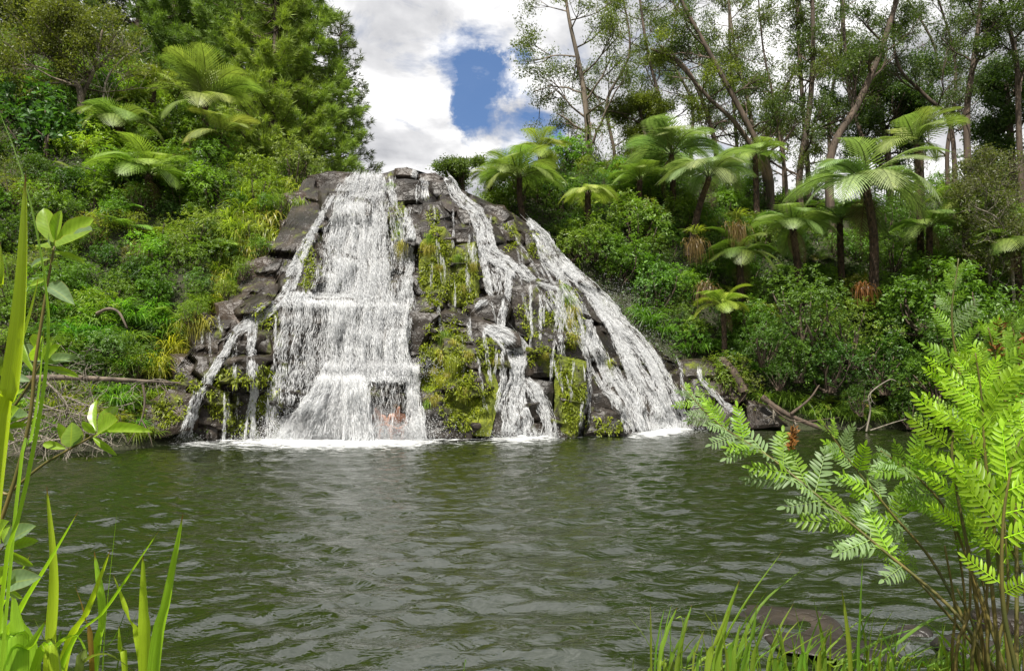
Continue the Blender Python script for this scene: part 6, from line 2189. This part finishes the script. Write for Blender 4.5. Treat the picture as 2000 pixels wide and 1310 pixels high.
# royal fern
def pinna_mesh(seed, n=9):
    rg_ = np.random.default_rng(seed)
    g = Geo()
    q = np.linspace(0, 1, 8)
    g.tube(np.stack([q, 0 * q, -.05 * q ** 2], -1), np.linspace(.009, .004, 8), 4, .95)

    def leaflet(base, d, L, W, tw):
        s_ = np.array([-d[1], d[0], 0])
        t = np.linspace(0, 1, 7)
        w = W * np.array([.35, .85, 1.0, 1.0, .92, .66, .08]) * .5
        mid = base + d * (L * t)[:, None] + np.array([0, 0, 1]) * (tw * t - .16 * L * t ** 2)[:, None]
        V = np.stack([mid + s_ * w[:, None] + np.array([0, 0, 1]) * (w * .35)[:, None], mid, mid - s_ * w[:, None] + np.array([0, 0, 1]) * (w * .35)[:, None]], 1).reshape(-1, 3)
        i = np.arange(6)[:, None] * 3 + np.arange(2)[None]
        g.add(V, None, np.stack([i, i + 1, i + 4, i + 3], -1).reshape(-1, 4), float(np.clip(rg_.normal(.45, .12), 0, 1)))
    for k in range(n):
        u = .10 + .86 * k / n
        l = .30 * (1 - .55 * u ** 2) * rg_.uniform(.88, 1.1)
        for sg in (1, -1):
            a = (1.12 - .25 * u) * sg + rg_.normal(0, .08)
            leaflet(np.array([u + .03 * (sg > 0), 0, -.05 * u * u]), np.array([math.cos(a), math.sin(a), 0]), l, .062, rg_.normal(0, .05))
    leaflet(np.array([.95, 0, -.05]), np.array([1, 0, 0.]), .2, .08, 0)
    return g.mesh('pinna', M_PINNA)


PINNA = [pinna_mesh(400 + k, 8 + k % 3) for k in range(5)]
RF = thing('royal_fern', 'big bright royal fern with arching fronds and tan stalks at the near shore', 'fern', (1.65, 2.2, .1))
rl = np.array(RF.location)


def royal(path, npairs, Lp, col, u0=.3, r=.006, roll=0.0, silver=0.0, stalk=M_STALK, curl=.0):
    P = bez([at(px, py, Y) for px, py, Y in path], 40)
    if P[0][2] > .15:
        P = np.vstack([[np.array([P[0][0] + .03, P[0][1] + .02, .05])], P])
    g = Geo()
    g.tube(P - rl, np.linspace(r, r * .3, len(P)), 6, .7)
    fr = obj('frond', g.mesh('frond', stalk), RF)
    n = len(P)
    npairs = int(npairs * 1.2)
    for k in range(npairs):
        for sg in (1, -1):
            u = u0 + (1 - u0) * (k + .35 * (sg > 0)) / npairs
            i = min(n - 2, int(u * (n - 1)))
            T_ = norm(P[min(n - 1, i + 1)] - P[max(0, i - 1)])
            toc = norm(np.array([0, 0, CAM_H]) - P[i])
            N_ = norm(toc * math.cos(roll) + np.array([0, 0, 1.0]) * math.sin(roll) + R.normal(0, .34, 3))
            S_ = norm(np.cross(N_, T_)) * sg
            N_ = norm(np.cross(T_, S_)) * sg
            w_ = (u - u0) / (1 - u0)
            l = Lp * (.62 + .5 * math.sin(math.pi * min(1, w_ * .85 + .12))) * (1 - .55 * w_ ** 3) * R.uniform(.85, 1.12)
            ang = .95 - .40 * w_ + R.normal(0, .17)
            d = norm(S_ * math.sin(ang) + T_ * math.cos(ang) + R.normal(0, .16, 3))
            o = obj('pinna', PINNA[int(R.integers(5))], fr)
            y = norm(np.cross(N_, d))
            z = np.cross(d, y)
            b = P[i] - rl
            o.matrix_basis = Matrix(((d[0] * l, y[0] * l, z[0] * l, b[0]), (d[1] * l, y[1] * l, z[1] * l, b[1]), (d[2] * l, y[2] * l, z[2] * l, b[2]), (0, 0, 0, 1)))
            v = R.uniform(.6, 1.2)
            if R.random() < silver:
                o.color = (.17 * v, .25 * v, .115 * v, 1)
            else:
                o.color = (col[0] * v, col[1] * v, col[2] * v, 1)
    return fr


BRT, LIM, MIDG = (.150, .26, .020), (.20, .325, .018), (.115, .205, .024)
royal([(1960, 1330, 2.0), (1860, 1190, 2.1), (1720, 1070, 2.2), (1600, 970, 2.3), (1500, 890, 2.4), (1400, 825, 2.45), (1330, 752, 2.5)], 15, .155, BRT, .30, roll=.75, silver=.55)
royal([(1940, 1330, 2.2), (1830, 1110, 2.3), (1740, 1000, 2.35), (1660, 900, 2.4), (1600, 815, 2.4)], 9, .115, BRT, .42, roll=.6, silver=.4)
royal([(1930, 1330, 2.0), (1895, 1100, 2.0), (1860, 900, 2.0), (1868, 780, 2.0), (1850, 680, 2.0)], 9, .115, LIM, .35, roll=.2)
royal([(1955, 1330, 1.95), (1930, 1080, 1.95), (1900, 860, 1.95), (1860, 640, 1.95), (1872, 505, 1.95)], 13, .085, MIDG, .38, roll=.3, silver=.25)
royal([(1975, 1330, 1.8), (1950, 1100, 1.8), (1925, 900, 1.8), (1918, 780, 1.8), (1905, 690, 1.8)], 9, .12, LIM, .38, roll=.1)
royal([(1985, 1330, 1.9), (1985, 1060, 1.95), (1975, 860, 1.95), (1950, 720, 1.95), (1930, 640, 1.95)], 11, .13, BRT, .32, roll=.2)
royal([(2000, 1330, 2.1), (2010, 1050, 2.1), (2010, 850, 2.1), (1995, 720, 2.1), (1975, 630, 2.1)], 11, .13, MIDG, .35, roll=.2)
royal([(1970, 1330, 2.15), (1900, 1120, 2.2), (1850, 1000, 2.2), (1790, 930, 2.2), (1720, 880, 2.2)], 8, .13, MIDG, .42, roll=.5, silver=.2)
royal([(1990, 1330, 1.75), (1960, 1180, 1.75), (1960, 1010, 1.75), (1985, 880, 1.75), (2030, 800, 1.75)], 8, .13, LIM, .3, roll=.1)
royal([(1960, 1330, 2.3), (1860, 1210, 2.3), (1780, 1120, 2.35), (1700, 1040, 2.4), (1640, 1000, 2.4)], 7, .10, BRT, .5, roll=.5, silver=.3)
royal([(2010, 1330, 2.2), (2000, 1150, 2.2), (1960, 1050, 2.2), (1880, 1010, 2.2)], 7, .14, MIDG, .4, roll=.4)
# brown fertile tips
for cx, cy, Y, h_ in ((1500, 0, 0, 0), (1545, 858, 2.38, 40), (1945, 665, 1.95, 60), (1995, 720, 2.05, 130)):
    if not Y:
        continue
    g = Geo()
    n = 90
    t = R.random(n)
    b = at(cx, cy + h_ / 2, Y)
    tt = at(cx + 6, cy - h_ / 2, Y)
    g.leaves(b + (tt - b) * t[:, None] + R.normal(0, .004, (n, 3)) - rl, rnd_dirs(n, .8), rnd_dirs(n), .022, .008, 0, .1, R.random(n))
    o = obj('fertile_spike', g.mesh('fertile_spike', M_DEAD), RF)
    o.color = (.17, .075, .015, 1)
# bare stalks at the foot
for k in range(9):
    g = Geo()
    a, b = R.uniform(1850, 2000), R.uniform(-60, 40)
    Y = R.uniform(1.9, 2.3)
    p0, p1 = at(a, 1320, Y), at(a + b, R.uniform(1000, 1150), Y)
    g.tube(bez([np.array([p0[0] + .03, Y, .08]), p0, p0 * .5 + p1 * .5 + np.array([.02, 0, 0]), p1], 14) - rl, np.linspace(.006, .003, 14), 5)
    obj('stalk', g.mesh('stalk', M_STALK), RF)

SC.frame_set(1)
